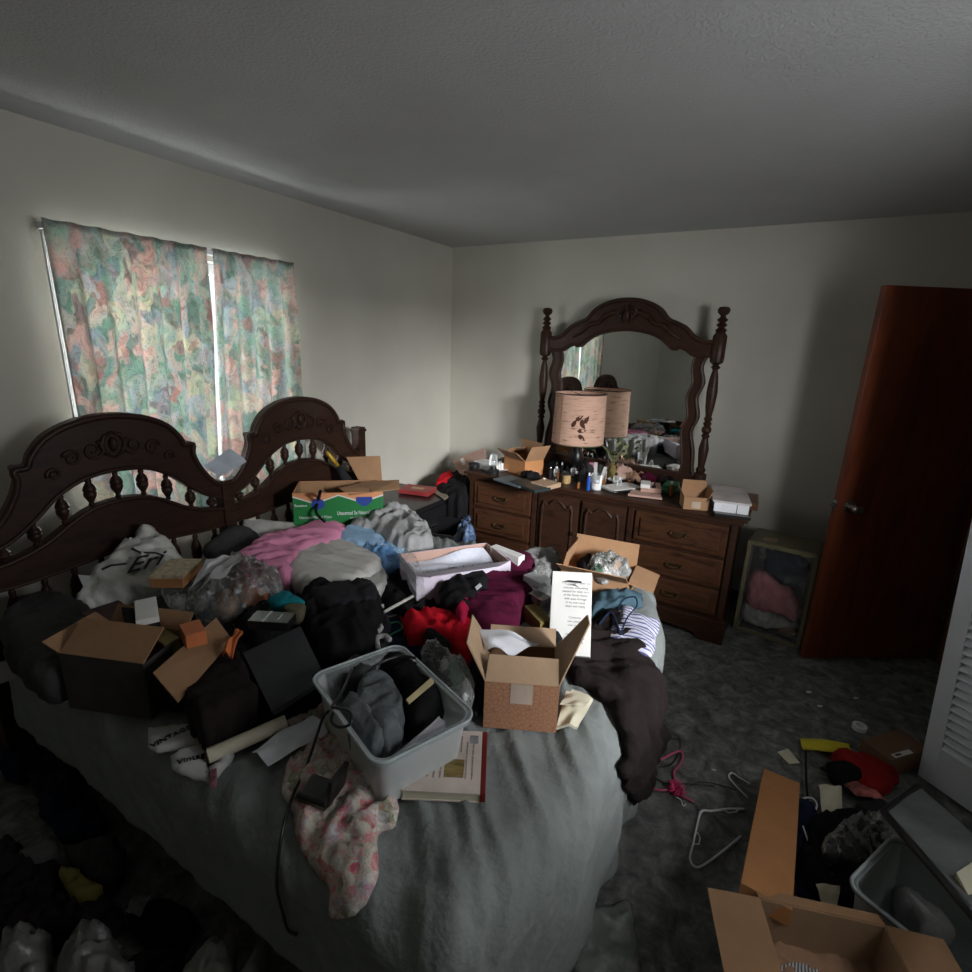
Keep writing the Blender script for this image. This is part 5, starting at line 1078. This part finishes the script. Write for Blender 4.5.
# dark clutter before the mirror
random.seed(11)
gi = 0
for (a, b_, w_, d_, h, m_, lab, cat) in ((560, 466, .10, .07, .05, 'charcoal_fabric', 'dark cloth bundle below the lamp shade', 'cloth'), (600, 470, .16, .08, .07, 'dark_grey_fabric', 'dark grey cloth bundle behind the clear cup', 'cloth'), (626, 462, .12, .08, .08, 'charcoal_fabric', 'charcoal cloth bundle behind the envelope', 'cloth'), (650, 468, .14, .09, .05, 'tan_fabric', 'brown leather purse behind the small tan jar', 'purse'), (672, 476, .10, .08, .06, 'brown_black_fabric', 'dark leather pouch behind the bright green box', 'pouch'), (612, 456, .13, .07, .075, 'pink_fabric', 'pink cloth below the lamp shade', 'cloth'), (645, 456, .17, .09, .085, 'cardboard_pink', 'pinkish folded cloth against the mirror', 'cloth'), (668, 462, .12, .07, .06, 'maroon_fabric', 'maroon pouch beside the right mirror post', 'pouch'), (530, 476, .10, .06, .04, 'black_fabric', 'black cloth in front of the small brown carton', 'cloth'), (586, 468, .10, .06, .09, 'black_fabric', 'black cloth bundle behind the tall bottles', 'cloth')):
    c = atZ(a, b_, TZ+.02); c = Vector((c.x, min(c.y, 3.58), TZ+.02)); o = [Vector((c.x+w_*.75*math.cos(t_)*random.uniform(.85, 1.1), c.y+d_*.6*math.sin(t_)*random.uniform(.85, 1.1), TZ+.02)) for t_ in np.linspace(0, 2*PI, 9)[:-1]]
    puff(cat.split()[0]+'_bundle' if cat == 'cloth' else cat, o, h, m_, .018, lab, cat, folds=.5, fs=18)
for k in range(22):
    x = -1.55+k*.050+random.uniform(-.02, .02); y = random.uniform(3.24, 3.50); 
    if abs(x+1.245) < .09 and y > 3.33: y = 3.26
    r = random.uniform(.010, .02); h = random.uniform(.04, .10); t = thing('bottle', 'small dark or clear bottle in the jumble in front of the mirror', 'bottle', (x, y, TZ), group='small bottles in front of the mirror')
    bm = bmesh.new(); lathe(bm, [(0, 0), (r, 0), (r, h*.7), (r*.5, h*.8), (0, h*.8)], 12); link('bottle_body', bm, random.choice(['charcoal_fabric', 'black_plastic', 'glassware', 'amber_small', 'brown_black_fabric', 'olive_card']), t, 'auto')
    bm = bmesh.new(); lathe(bm, [(0, h*.78), (r*.5, h*.78), (r*.5, h), (0, h)], 12); link('cap', bm, random.choice(['black_plastic', 'black_plastic', 'white_plastic', 'steel']), t, 'auto')
# green dried flowers and white figure against the mirror
t = thing('artificial_flowers', 'bunch of pale green artificial leaves against the mirror', 'flowers', (-1.0, 3.52, TZ))
vase = bmesh.new(); lathe(vase, [(0, 0), (.03, 0), (.035, .05), (.02, .09), (.025, .11), (.022, .11), (0, .10)], 16); link('vase', vase, 'olive_card', t, 'auto')
for k in range(9):
    a = k*.7; L = random.uniform(.06, .13); tip = Vector((math.cos(a)*L*.6, math.sin(a)*L*.3, .11+L)); bm = bmesh.new()
    tube(bm, [(0, 0, .10), tip*.5+Vector((0, 0, .06)), tip], .002, 5)
    ex_ = Vector((math.cos(a), .2, .5)).normalized(); M_ = plane_M(tip, ex_, (0, -.5, 1)); prism(bm, [(0, 0), (.02, .014), (.045, 0), (.02, -.014)], .002, M_)
    link('leaf_stem', bm, mat('pale_leaf', (.20, .22, .10), .8), t)

# ================================================================ clear storage bag beside the dresser
FY = 3.37
p0, p1 = Vector((-.072, 3.388, 0)), Vector((.272, 3.345, 0)); rt = math.atan2(p1.y-p0.y, p1.x-p0.x); w = .35; d = .27; h = .60
c = (p0+p1)/2+Vector((-math.sin(rt), math.cos(rt), 0))*d/2
sb = thing('storage_bag', 'zipped clear bedding bag with an olive frame beside the dresser', 'storage bag', (c.x, c.y, 0), (0, 0, rt))
fr = mat('olive_trim', (.24, .21, .12), .5)
bm = bmesh.new(); r = .011
for x in (-1, 1):
    for y in (-1, 1): box(bm, x*w/2-r, x*w/2+r, y*d/2-r, y*d/2+r, 0, h, bev=.003)
for z in (r, h-r):
    for y in (-1, 1): box(bm, -w/2, w/2, y*d/2-r, y*d/2+r, z-r, z+r)
    for x in (-1, 1): box(bm, x*w/2-r, x*w/2+r, -d/2, d/2, z-r, z+r)
link('piping', bm, fr, sb); link('top_panel', B(-w/2, w/2, -d/2, d/2, h, h+.006, bev=.002), mat('olive_vinyl', (.14, .13, .07), .35), sb)
link('paper_label', B(-w*.33, -w*.12, -d*.35, -d*.1, h+.006, h+.008), 'cardboard_pale', sb)
bm = bmesh.new(); box(bm, -w/2+.004, w/2-.004, -d/2-.003, -d/2, .01, h-.01); link('front_window', bm, 'clear_film', sb)
bm = bmesh.new(); box(bm, -w/2-.003, -w/2, -d/2, d/2, .01, h-.01); link('side_window', bm, 'clear_film', sb)
link('back_panel', B(-w/2, w/2, d/2-.004, d/2, .01, h-.01), 'offwhite_fabric', sb)
def stand(name, pts, zc, th, m_, label, cat, **k):
    """soft bundle upright inside the bag: outline in (x, z) of the bag's front"""
    M_ = Matrix.Translation((c.x, c.y, 0)) @ Matrix.Rotation(rt, 4, 'Z')
    return puff(name, [(x, z, 0) for x, z in pts], th, m_, th*.8, label, cat, mapf=lambda x, y, q: M_ @ Vector((x, -zc-q, y)), **k)
stand('blanket', [(-.155, .16), (-.16, .30), (-.12, .38), (-.06, .40), (.0, .34), (.08, .31), (.145, .22), (.15, .12), (.05, .13), (-.08, .12)], .01, .09, 'fleece_pink', 'pink fleece blanket folded inside the clear bedding bag', 'blanket', folds=.2, w=.06)
stand('blanket', [(-.155, .03), (-.155, .15), (-.05, .14), (.08, .13), (.15, .14), (.155, .03), (0, .02)], .01, .09, 'offwhite_fabric', 'cream blanket at the bottom of the clear bedding bag', 'blanket', folds=.3, w=.05)
stand('sweater', [(-.10, .50), (-.09, .40), (-.02, .36), (.06, .33), (.13, .38), (.14, .50), (.05, .54), (-.05, .545)], .01, .09, 'navy_fabric', 'dark navy sweater at the top inside the clear bedding bag', 'sweater', folds=.4, w=.06)
stand('scarf', [(.02, .06), (.07, .03), (.14, .02), (.15, .09), (.08, .11)], .05, .06, 'orange_fabric' if False else 'tan_fabric', 'tan scarf at the lower right inside the clear bedding bag', 'scarf', folds=.7)
stand('towel', [(-.14, .46), (-.13, .56), (.0, .575), (.15, .56), (.15, .30), (.10, .34), (.0, .40), (-.08, .42)], -.03, .05, 'offwhite_fabric', 'white towel behind the navy sweater in the bedding bag', 'towel')
# ================================================================ floor, right side
def fl_(*p): return P(.006, *p)
t = thing('clothes_hanger', 'bright pink clothes hanger with a ribbon bow on the carpet', 'clothes hanger', atZ(672, 782, .0))
pk = mat('pink_plastic', (.70, .12, .24), .4)
for q in ([(652, 764), (664, 758), (679, 751), (683, 756), (680, 764), (674, 772), (676, 782)], [(649, 785), (658, 790), (668, 790), (676, 793), (686, 798), (694, 802)]):
    bm = bmesh.new(); tube(bm, spline([atZ(a, b_, .010) for a, b_ in q], 4), .0045, 7); adopt(link('hanger_bar', bm, pk, None, True), t)
random.seed(3); c = atZ(675, 790, .012); bow = bmesh.new()
for k in range(14):
    a = k*2.4; L = .02+.025*random.random(); tip = c+Vector((math.cos(a)*L, math.sin(a)*L, .006+.02*random.random())); s = Vector((-math.sin(a), math.cos(a), .3))*.007
    tube(bow, [c, c.lerp(tip, .6)+s+Vector((0, 0, .012)), tip, c.lerp(tip, .6)-s, c], .0035, 5)
adopt(link('bow', bow, mat('hot_pink', (.75, .05, .20), .7), None, True), t)
wire('metal_hook', fl_((676, 797), (681, 800), (683, 806), (686, 804)), .002, 'white_plastic', 'small white hook beside the pink bow', 'hook')
wh = [(691, 805), (697, 808), (700, 813), (698, 822), (694, 840), (690, 858), (692, 864), (700, 867), (712, 860), (726, 850), (742, 834)]
t = thing('clothes_hanger', 'large white clothes hanger in front of the pink one on the carpet', 'clothes hanger', atZ(700, 812, 0), group='white clothes hangers on the carpet')
bm = bmesh.new(); tube(bm, spline([atZ(a, b_, .008) for a, b_ in [(700, 812), (697, 826), (693, 844), (690, 858), (694, 866), (702, 866), (722, 852), (741, 836)]], 5), .0042, 7); adopt(link('hanger_frame', bm, 'white_plastic', None, True), t)
bm = bmesh.new(); tube(bm, spline([atZ(a, b_, .008) for a, b_ in [(698, 820), (702, 811), (712, 811), (728, 809), (744, 809)]], 5), .0045, 7); tube(bm, [atZ(a, b_, .008) for a, b_ in [(724, 810), (728, 813), (736, 812), (739, 809)]], .003, 6); adopt(link('hanger_arm', bm, 'white_plastic', None, True), t)
bm = bmesh.new(); tube(bm, [atZ(a, b_, .008) for a, b_ in [(694, 834), (698, 833), (700, 838), (699, 844), (694, 844)]], .0028, 6); adopt(link('strap_loop', bm, 'white_plastic', None, True), t)
bm = bmesh.new(); tube(bm, spline([atZ(a, b_, .008) for a, b_ in [(700, 812), (697, 806), (691, 801)]], 4), .002, 6); adopt(link('hook', bm, 'steel', None, True), t)
t = thing('clothes_hanger', 'second white clothes hanger half under the long brown carton', 'clothes hanger', atZ(745, 790, 0), group='white clothes hangers on the carpet')
bm = bmesh.new(); tube(bm, spline([atZ(a, b_, .008) for a, b_ in [(750, 784), (740, 778), (732, 773), (729, 777), (736, 786), (748, 798)]], 5), .0035, 7); adopt(link('hanger_frame', bm, 'white_plastic', None, True), t)
wire('wire_hanger', fl_((640, 752), (655, 742), (680, 740), (672, 764), (650, 768), (662, 782), (690, 784), (714, 786)), .0022, 'black_plastic', 'thin black wire hanger under the pink clothes hanger', 'clothes hanger')
wire('cable', fl_((736, 790), (716, 784), (700, 782), (690, 786)), .0018, 'black_plastic', 'thin black wire on the carpet right of the pink bow', 'wire')
wire('twine', fl_((640, 822), (652, 824), (664, 827)), .0015, 'light_grey_fabric', 'short pale thread on the carpet beside the bed', 'thread')
for i, (a, b_) in enumerate(((714, 770), (809, 692), (856, 698), (820, 706))): puff('paper_scrap', P(.004, (a-3, b_-1), (a+1, b_-1), (a+3, b_+.5), (a-1, b_+1)), .004, 'paper', .004, ['scrap of paper between the two white hangers', 'white scrap of paper on the open carpet in front of the door', 'white scrap at the right of the open carpet in front of the door', 'tiny white scrap below the open door'][i], 'paper scrap', step=.004)
# long narrow brown carton
t0, t1, b0, b1 = atZ(762, 768, .12), atZ(802, 783, .12), atZ(737, 887, .30), atZ(796, 905, .30)
c = (t0+t1+b0+b1)/4; ey = ((t0+t1)-(b0+b1))/2; ex = ((t1-t0)+(b1-b0))/2; rt = math.atan2(ey.y, ey.x)-PI/2
L = ey.length; t = thing('long_carton', 'long narrow brown carton leaning on the big open carton', 'box', (c.x, c.y, c.z), (math.asin(ey.z/L), 0, rt))
W2 = .105
link('body', B(-W2/2-.01, W2/2+.01, -L/2, L/2, -.05, 0, bev=.003), 'cardboard_orange', t); link('end_flap', B(-W2/2, W2/2, L/2, L/2+.003, -.045, -.004), 'cardboard', t)
# big open carton
q0, q1 = atZ(758, 898, .30), atZ(886, 926, .30); ex = q1-q0; rt = math.atan2(ex.y, ex.x); w = ex.length; d = .30
c = (q0+q1)/2+Vector((math.sin(rt), -math.cos(rt), 0))*d/2; c.z = 0.002
t = carton('big_carton', 'big open brown carton in the near right corner of the picture', 'box', c, w, d, .30, rt, 'cardboard', [(2, .13, 92), (0, .13, 92), (1, .04, 110)], inner='cardboard_pale')
slab('magazine', 'folded magazine with black and white print inside the big carton', 'magazine', P(.16, (776, 966), (818, 968), (816, 984), (772, 982)), .012, stripes('news_print', (.55, .56, .56), (.10, .10, .10), 40, 0, .45, spots=True), bend=.01)
gar('cloth', [(760, 925), (830, 930), (870, 950), (870, 1000), (760, 1000)], .14, .03, 'tan_fabric', 'brown packing paper heaped inside the big carton', 'packing paper', .13)
# cards and papers
slab('card', 'small white card on the carpet beyond the long brown carton', 'card', fl_((777, 752), (788, 749), (800, 763), (789, 764)), .002, 'cream_paper')
slab('yellow_sheet', 'bright yellow printed sheet on the carpet', 'paper', P(.03, (799, 738), (849, 744), (854, 756), (803, 750)), .002, stripes('yellow_print', (.62, .52, .03), (.50, .40, .02), 60, 0), bend=.012)
wire('cable', [atZ(806, 750, .03), atZ(806, 775, .02), atZ(808, 800, .02), atZ(813, 818, .015), atZ(826, 822, .015), atZ(834, 812, .03), atZ(838, 804, .04)], .005, 'black_plastic', 'thick black cable running down from the yellow sheet', 'cable')
gar('red_bag', [(832, 754), (856, 756), (880, 766), (896, 778), (890, 790), (870, 796), (850, 784), (838, 776)], .03, .05, 'red_fabric' if False else cloth('dull_red', (.26, .012, .012)), 'red cloth shopping bag open on the carpet', 'bag', .03, folds=.3)
gar('black_pouch', [(826, 764), (846, 762), (862, 772), (860, 778), (836, 780)], .07, .02, 'black_fabric', 'black pouch lying in the mouth of the red bag', 'pouch', .04)
slab('magazine', 'magazine with white edges under the black pouch', 'magazine', P(.03, (820, 768), (832, 764), (868, 790), (884, 800)), .012, 'dark_grey_fabric')
slab('red_leaflet', 'red and white leaflet below the black pouch', 'leaflet', P(.05, (842, 782), (862, 778), (886, 800), (856, 796)), .004, mat('leaflet_print', (.45, .14, .12), .5, .8, 30), bend=.01)
slab('paper_sheet', 'cream square of paper standing out in the rubbish left of the clear bag', 'paper', P(.05, (819, 784), (841, 788), (843, 818), (822, 811)), .002, 'cream_paper', bend=.015)
wire('white_ring', P(.03, (803, 798), (812, 798), (817, 804), (815, 811)), .003, 'white_plastic', 'curved white hanger hook right of the long carton', 'hook')
t, w, d = quadbox('shipping_box', 'flat brown shipping box with a white label near the closet door', 'box', .10, [(868, 738), (908, 730), (922, 748), (884, 762)], .09, mat('cardboard_brown', (.17, .09, .05), .9, .15, 10))
link('shipping_label', B(-w*.35, w*.10, -d*.46, -d*.30, .09, .0908), 'white_card', t); link('address_mark', B(-w*.30, -w*.16, -d*.42, -d*.34, .0908, .0914), 'black_plastic', t)
t = thing('tape_roll', 'roll of white tape on the carpet left of the shipping box', 'tape', atZ(859, 729, .0)); bm = bmesh.new()
lathe(bm, [(.018, 0), (.03, 0), (.03, .022), (.018, .022), (.018, 0)], 20); link('roll', bm, 'white_plastic', t, 'auto')
gar('cloth', [(855, 804), (880, 800), (892, 812), (882, 822), (858, 818)], .04, .02, 'charcoal_fabric', 'dark grey cloth between the cream paper and the storage tub lid', 'cloth', .04)
gar('jacket', [(806, 826), (836, 814), (872, 820), (886, 850), (884, 880), (870, 908), (826, 904), (802, 880)], .06, .05, 'black_fabric', 'black jacket in the rubbish behind the big carton', 'jacket', .05, folds=.6)
gar('clear_bag', [(822, 850), (838, 826), (856, 816), (880, 818), (896, 832), (892, 852), (866, 858), (840, 862)], .12, .05, 'clear_bag', 'crumpled clear plastic bag over the black jacket', 'bag', .05, folds=.9, fs=22)
slab('paper_cup', 'pale tapering paper piece behind the big carton', 'paper', [atZ(816, 884, .16), atZ(840, 886, .16), atZ(836, 912, .14), atZ(824, 910, .14)], .003, 'cream_paper', bend=.01)
wire('cord', P(.08, (803, 826), (812, 850), (826, 868), (842, 884)), .0025, 'white_plastic', 'thin white cord in the rubbish behind the big carton', 'cord')
gar('sweatshirt', [(790, 810), (812, 806), (830, 850), (830, 900), (800, 905)], .03, .04, 'navy_fabric', 'navy sweatshirt along the right side of the long carton', 'sweatshirt', .02)
# clear storage tub with a black lid leaning on it
rim = P(.30, (876, 890), (905, 826), (985, 900), (985, 980)); c = (rim[0]+rim[2])/2; ex = (atZ(975, 960, .3)-atZ(876, 890, .3)); rt = math.atan2(ex.y, ex.x)
t = thing('floor_storage_tub', 'cloudy plastic storage tub on the floor below the closet door', 'storage tub', (.60, 1.53, .005), (0, 0, R(-28)))
bm = bmesh.new(); tub(bm, .38, .28, .27); link('tub_body', bm, 'cloudy_tub', t, 'auto')
bm = bmesh.new(); tube(bm, [(x, y, .269) for x, y in rrect(.40, .30, .04)], .005, 6, closed=True); link('rim', bm, 'tub_rim', t, True)
puff('towel', P(.12, (896, 896), (915, 884), (945, 908), (955, 940), (925, 940)), .04, 'grey_fabric', .09, 'grey towel inside the cloudy storage tub', 'towel')
lq = [atZ(885, 808, .38), atZ(918, 787, .34), atZ(984, 855, .42), atZ(984, 938, .52)]
lq = [atZ(884, 812, .34), atZ(919, 787, .30), atZ(990, 850, .42), atZ(990, 935, .50)]
t = thing('dusty_lid', 'dusty grey plastic lid with a black edge leaning on the storage tub', 'lid', sum(lq, Vector())/4)
adopt(slab('lid_panel', None, None, lq, .006, mat('dusty_grey', (.16, .175, .175), .7, .5, 5), bend=.006), t)
bm = bmesh.new(); tube(bm, [lq[3], lq[0], lq[1]], .011, 8); adopt(link('lid_edge', bm, 'black_plastic', None, True), t)
for i in range(3):
    slab('notebook', ['yellow notebook on top of the small stack by the leaning lid', 'pale notebook in the middle of the stack by the leaning lid', 'yellowed notebook at the bottom of the stack by the leaning lid'][i], 'notebook', P(.46-.014*i, (956-2*i, 874+5*i), (980, 858+5*i), (992, 892+5*i), (972-2*i, 905+5*i)), .010, ['cream_paper', mat('pad_yellow', (.42, .36, .10), .8), 'light_grey_fabric'][i], group='notebooks by the leaning lid')
# clear sheet near the foot of the bed
puff('plastic_sheet', P(.01, (570, 898), (600, 906), (628, 900), (634, 930), (640, 985), (580, 985), (562, 940)), .02, clearplastic('dull_film', (.55, .58, .55), .28, .2, .8, 14), .006, 'dull clear plastic sheet on the carpet at the near foot of the bed', 'plastic sheet', folds=.7)
# ================================================================ floor, dark left side: bags and papers
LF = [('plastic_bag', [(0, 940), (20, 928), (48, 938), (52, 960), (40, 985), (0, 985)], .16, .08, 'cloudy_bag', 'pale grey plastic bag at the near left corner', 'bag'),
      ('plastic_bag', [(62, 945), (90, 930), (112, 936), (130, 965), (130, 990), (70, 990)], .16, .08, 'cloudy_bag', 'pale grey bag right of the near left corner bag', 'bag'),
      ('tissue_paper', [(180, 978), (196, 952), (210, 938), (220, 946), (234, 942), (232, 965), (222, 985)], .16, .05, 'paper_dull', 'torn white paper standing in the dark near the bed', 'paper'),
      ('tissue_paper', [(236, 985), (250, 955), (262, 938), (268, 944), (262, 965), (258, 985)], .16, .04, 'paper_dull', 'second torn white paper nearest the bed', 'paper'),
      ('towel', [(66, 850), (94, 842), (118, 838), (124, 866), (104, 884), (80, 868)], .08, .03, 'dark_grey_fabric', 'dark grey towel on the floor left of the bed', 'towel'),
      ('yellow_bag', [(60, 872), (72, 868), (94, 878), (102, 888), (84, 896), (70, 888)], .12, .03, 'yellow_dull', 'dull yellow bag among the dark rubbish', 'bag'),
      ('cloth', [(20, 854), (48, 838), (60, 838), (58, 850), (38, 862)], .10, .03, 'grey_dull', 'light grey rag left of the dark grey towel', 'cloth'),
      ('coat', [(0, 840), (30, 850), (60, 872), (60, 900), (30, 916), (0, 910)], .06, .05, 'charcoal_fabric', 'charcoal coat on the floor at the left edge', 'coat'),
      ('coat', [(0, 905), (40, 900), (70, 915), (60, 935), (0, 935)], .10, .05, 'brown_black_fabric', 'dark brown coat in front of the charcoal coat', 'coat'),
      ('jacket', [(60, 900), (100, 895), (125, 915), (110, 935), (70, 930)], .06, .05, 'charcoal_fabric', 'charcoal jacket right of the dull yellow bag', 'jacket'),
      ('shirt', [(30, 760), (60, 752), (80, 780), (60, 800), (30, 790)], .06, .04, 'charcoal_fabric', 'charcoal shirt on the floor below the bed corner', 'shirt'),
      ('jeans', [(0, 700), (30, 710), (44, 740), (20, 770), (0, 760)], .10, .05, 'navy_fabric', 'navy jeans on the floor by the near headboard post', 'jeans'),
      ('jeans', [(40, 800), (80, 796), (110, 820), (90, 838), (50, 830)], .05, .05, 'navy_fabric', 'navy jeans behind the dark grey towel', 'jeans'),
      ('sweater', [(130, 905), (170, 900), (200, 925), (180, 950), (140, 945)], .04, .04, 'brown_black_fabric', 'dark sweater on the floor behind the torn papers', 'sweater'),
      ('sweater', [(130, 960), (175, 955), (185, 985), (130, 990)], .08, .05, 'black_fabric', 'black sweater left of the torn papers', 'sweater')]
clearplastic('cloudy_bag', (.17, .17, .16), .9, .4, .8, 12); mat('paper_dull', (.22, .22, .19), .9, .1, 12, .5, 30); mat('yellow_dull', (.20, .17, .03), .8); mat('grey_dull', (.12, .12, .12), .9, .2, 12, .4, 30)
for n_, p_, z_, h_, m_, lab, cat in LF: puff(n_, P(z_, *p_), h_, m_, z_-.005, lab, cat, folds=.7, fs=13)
for i, (p_, lab) in enumerate((([(126, 912), (134, 894), (152, 896), (140, 916)], 'grey card lying right of the charcoal jacket'), ([(0, 912), (28, 902), (36, 896), (10, 916)], 'grey paper strip across the charcoal coat'))):
    slab('card', lab, 'card', P(.12, *p_), .003, 'grey_dull', bend=.01)
# ---------------------------------------------------------------- camera, light
cam = bpy.data.cameras.new('camera'); co_ = bpy.data.objects.new('camera', cam); COL.objects.link(co_); SC.camera = co_
cam.sensor_fit = 'HORIZONTAL'; cam.sensor_width = 36; cam.lens = F/972*36; cam.clip_start = .02
cr_, sr_ = math.cos(ROLL), math.sin(ROLL)
# image right (dx=1) = RT*c + UP*s ; image up (dy=-1) = -RT*s + UP*c
X_ = Vector(RT*cr_+UP*sr_); Y_ = Vector(-RT*sr_+UP*cr_); Z_ = -Vector(FW)
co_.matrix_world = Matrix(((X_.x, Y_.x, Z_.x, 0), (X_.y, Y_.y, Z_.y, 0), (X_.z, Y_.z, Z_.z, CH), (0, 0, 0, 1)))
def area(name, loc, rot, sx, sy, power, col, spread=180):
    L = bpy.data.lights.new(name, 'AREA'); L.shape = 'RECTANGLE'; L.size = sx; L.size_y = sy; L.energy = power; L.color = col; L.spread = R(spread)
    o = bpy.data.objects.new(name, L); COL.objects.link(o); o.location = loc; o.rotation_euler = rot; return o
area('daylight_left_window', (XL-.75, (WY0+WY1)/2, (WZ0+WZ1)/2+.1), (0, R(-90), 0), 2.4, 3.4, 380, (.93, .97, 1))
area('added_window_fill', (XR+.3, (RY0+RY1)/2, (RZ0+RZ1)/2), (0, R(90), 0), RZ1-RZ0, RY1-RY0, 23, (.97, .98, 1))  # fill lamp added outside the unseen right window
def aimed(name, loc, tgt, sx, sy, p, spread):
    o = area(name, loc, (0, 0, 0), sx, sy, p, (.97, .98, 1), spread); o.rotation_euler = (Vector(tgt)-Vector(loc)).to_track_quat('-Z', 'Y').to_euler()
aimed('added_corner_beam', (2.7, .05, 2.3), (-2.2, 3.0, 1.1), 1.0, .6, 78, 70)  # narrow lamp added to throw a bright patch into the far corner
aimed('added_back_wall_fill', (2.3, -.35, 1.7), (-.6, 3.8, 1.3), 1.2, 1.0, 36, 90)  # lamp added to brighten the back wall
w = bpy.data.worlds.new('World'); SC.world = w; w.use_nodes = True; bg = w.node_tree.nodes['Background']; bg.inputs[0].default_value = (.85, .93, 1, 1); bg.inputs[1].default_value = 1.2
SC.view_settings.view_transform = 'Standard'; SC.view_settings.look = 'None'; SC.view_settings.exposure = .12; SC.view_settings.gamma = 1; SC.view_settings.use_curve_mapping = False
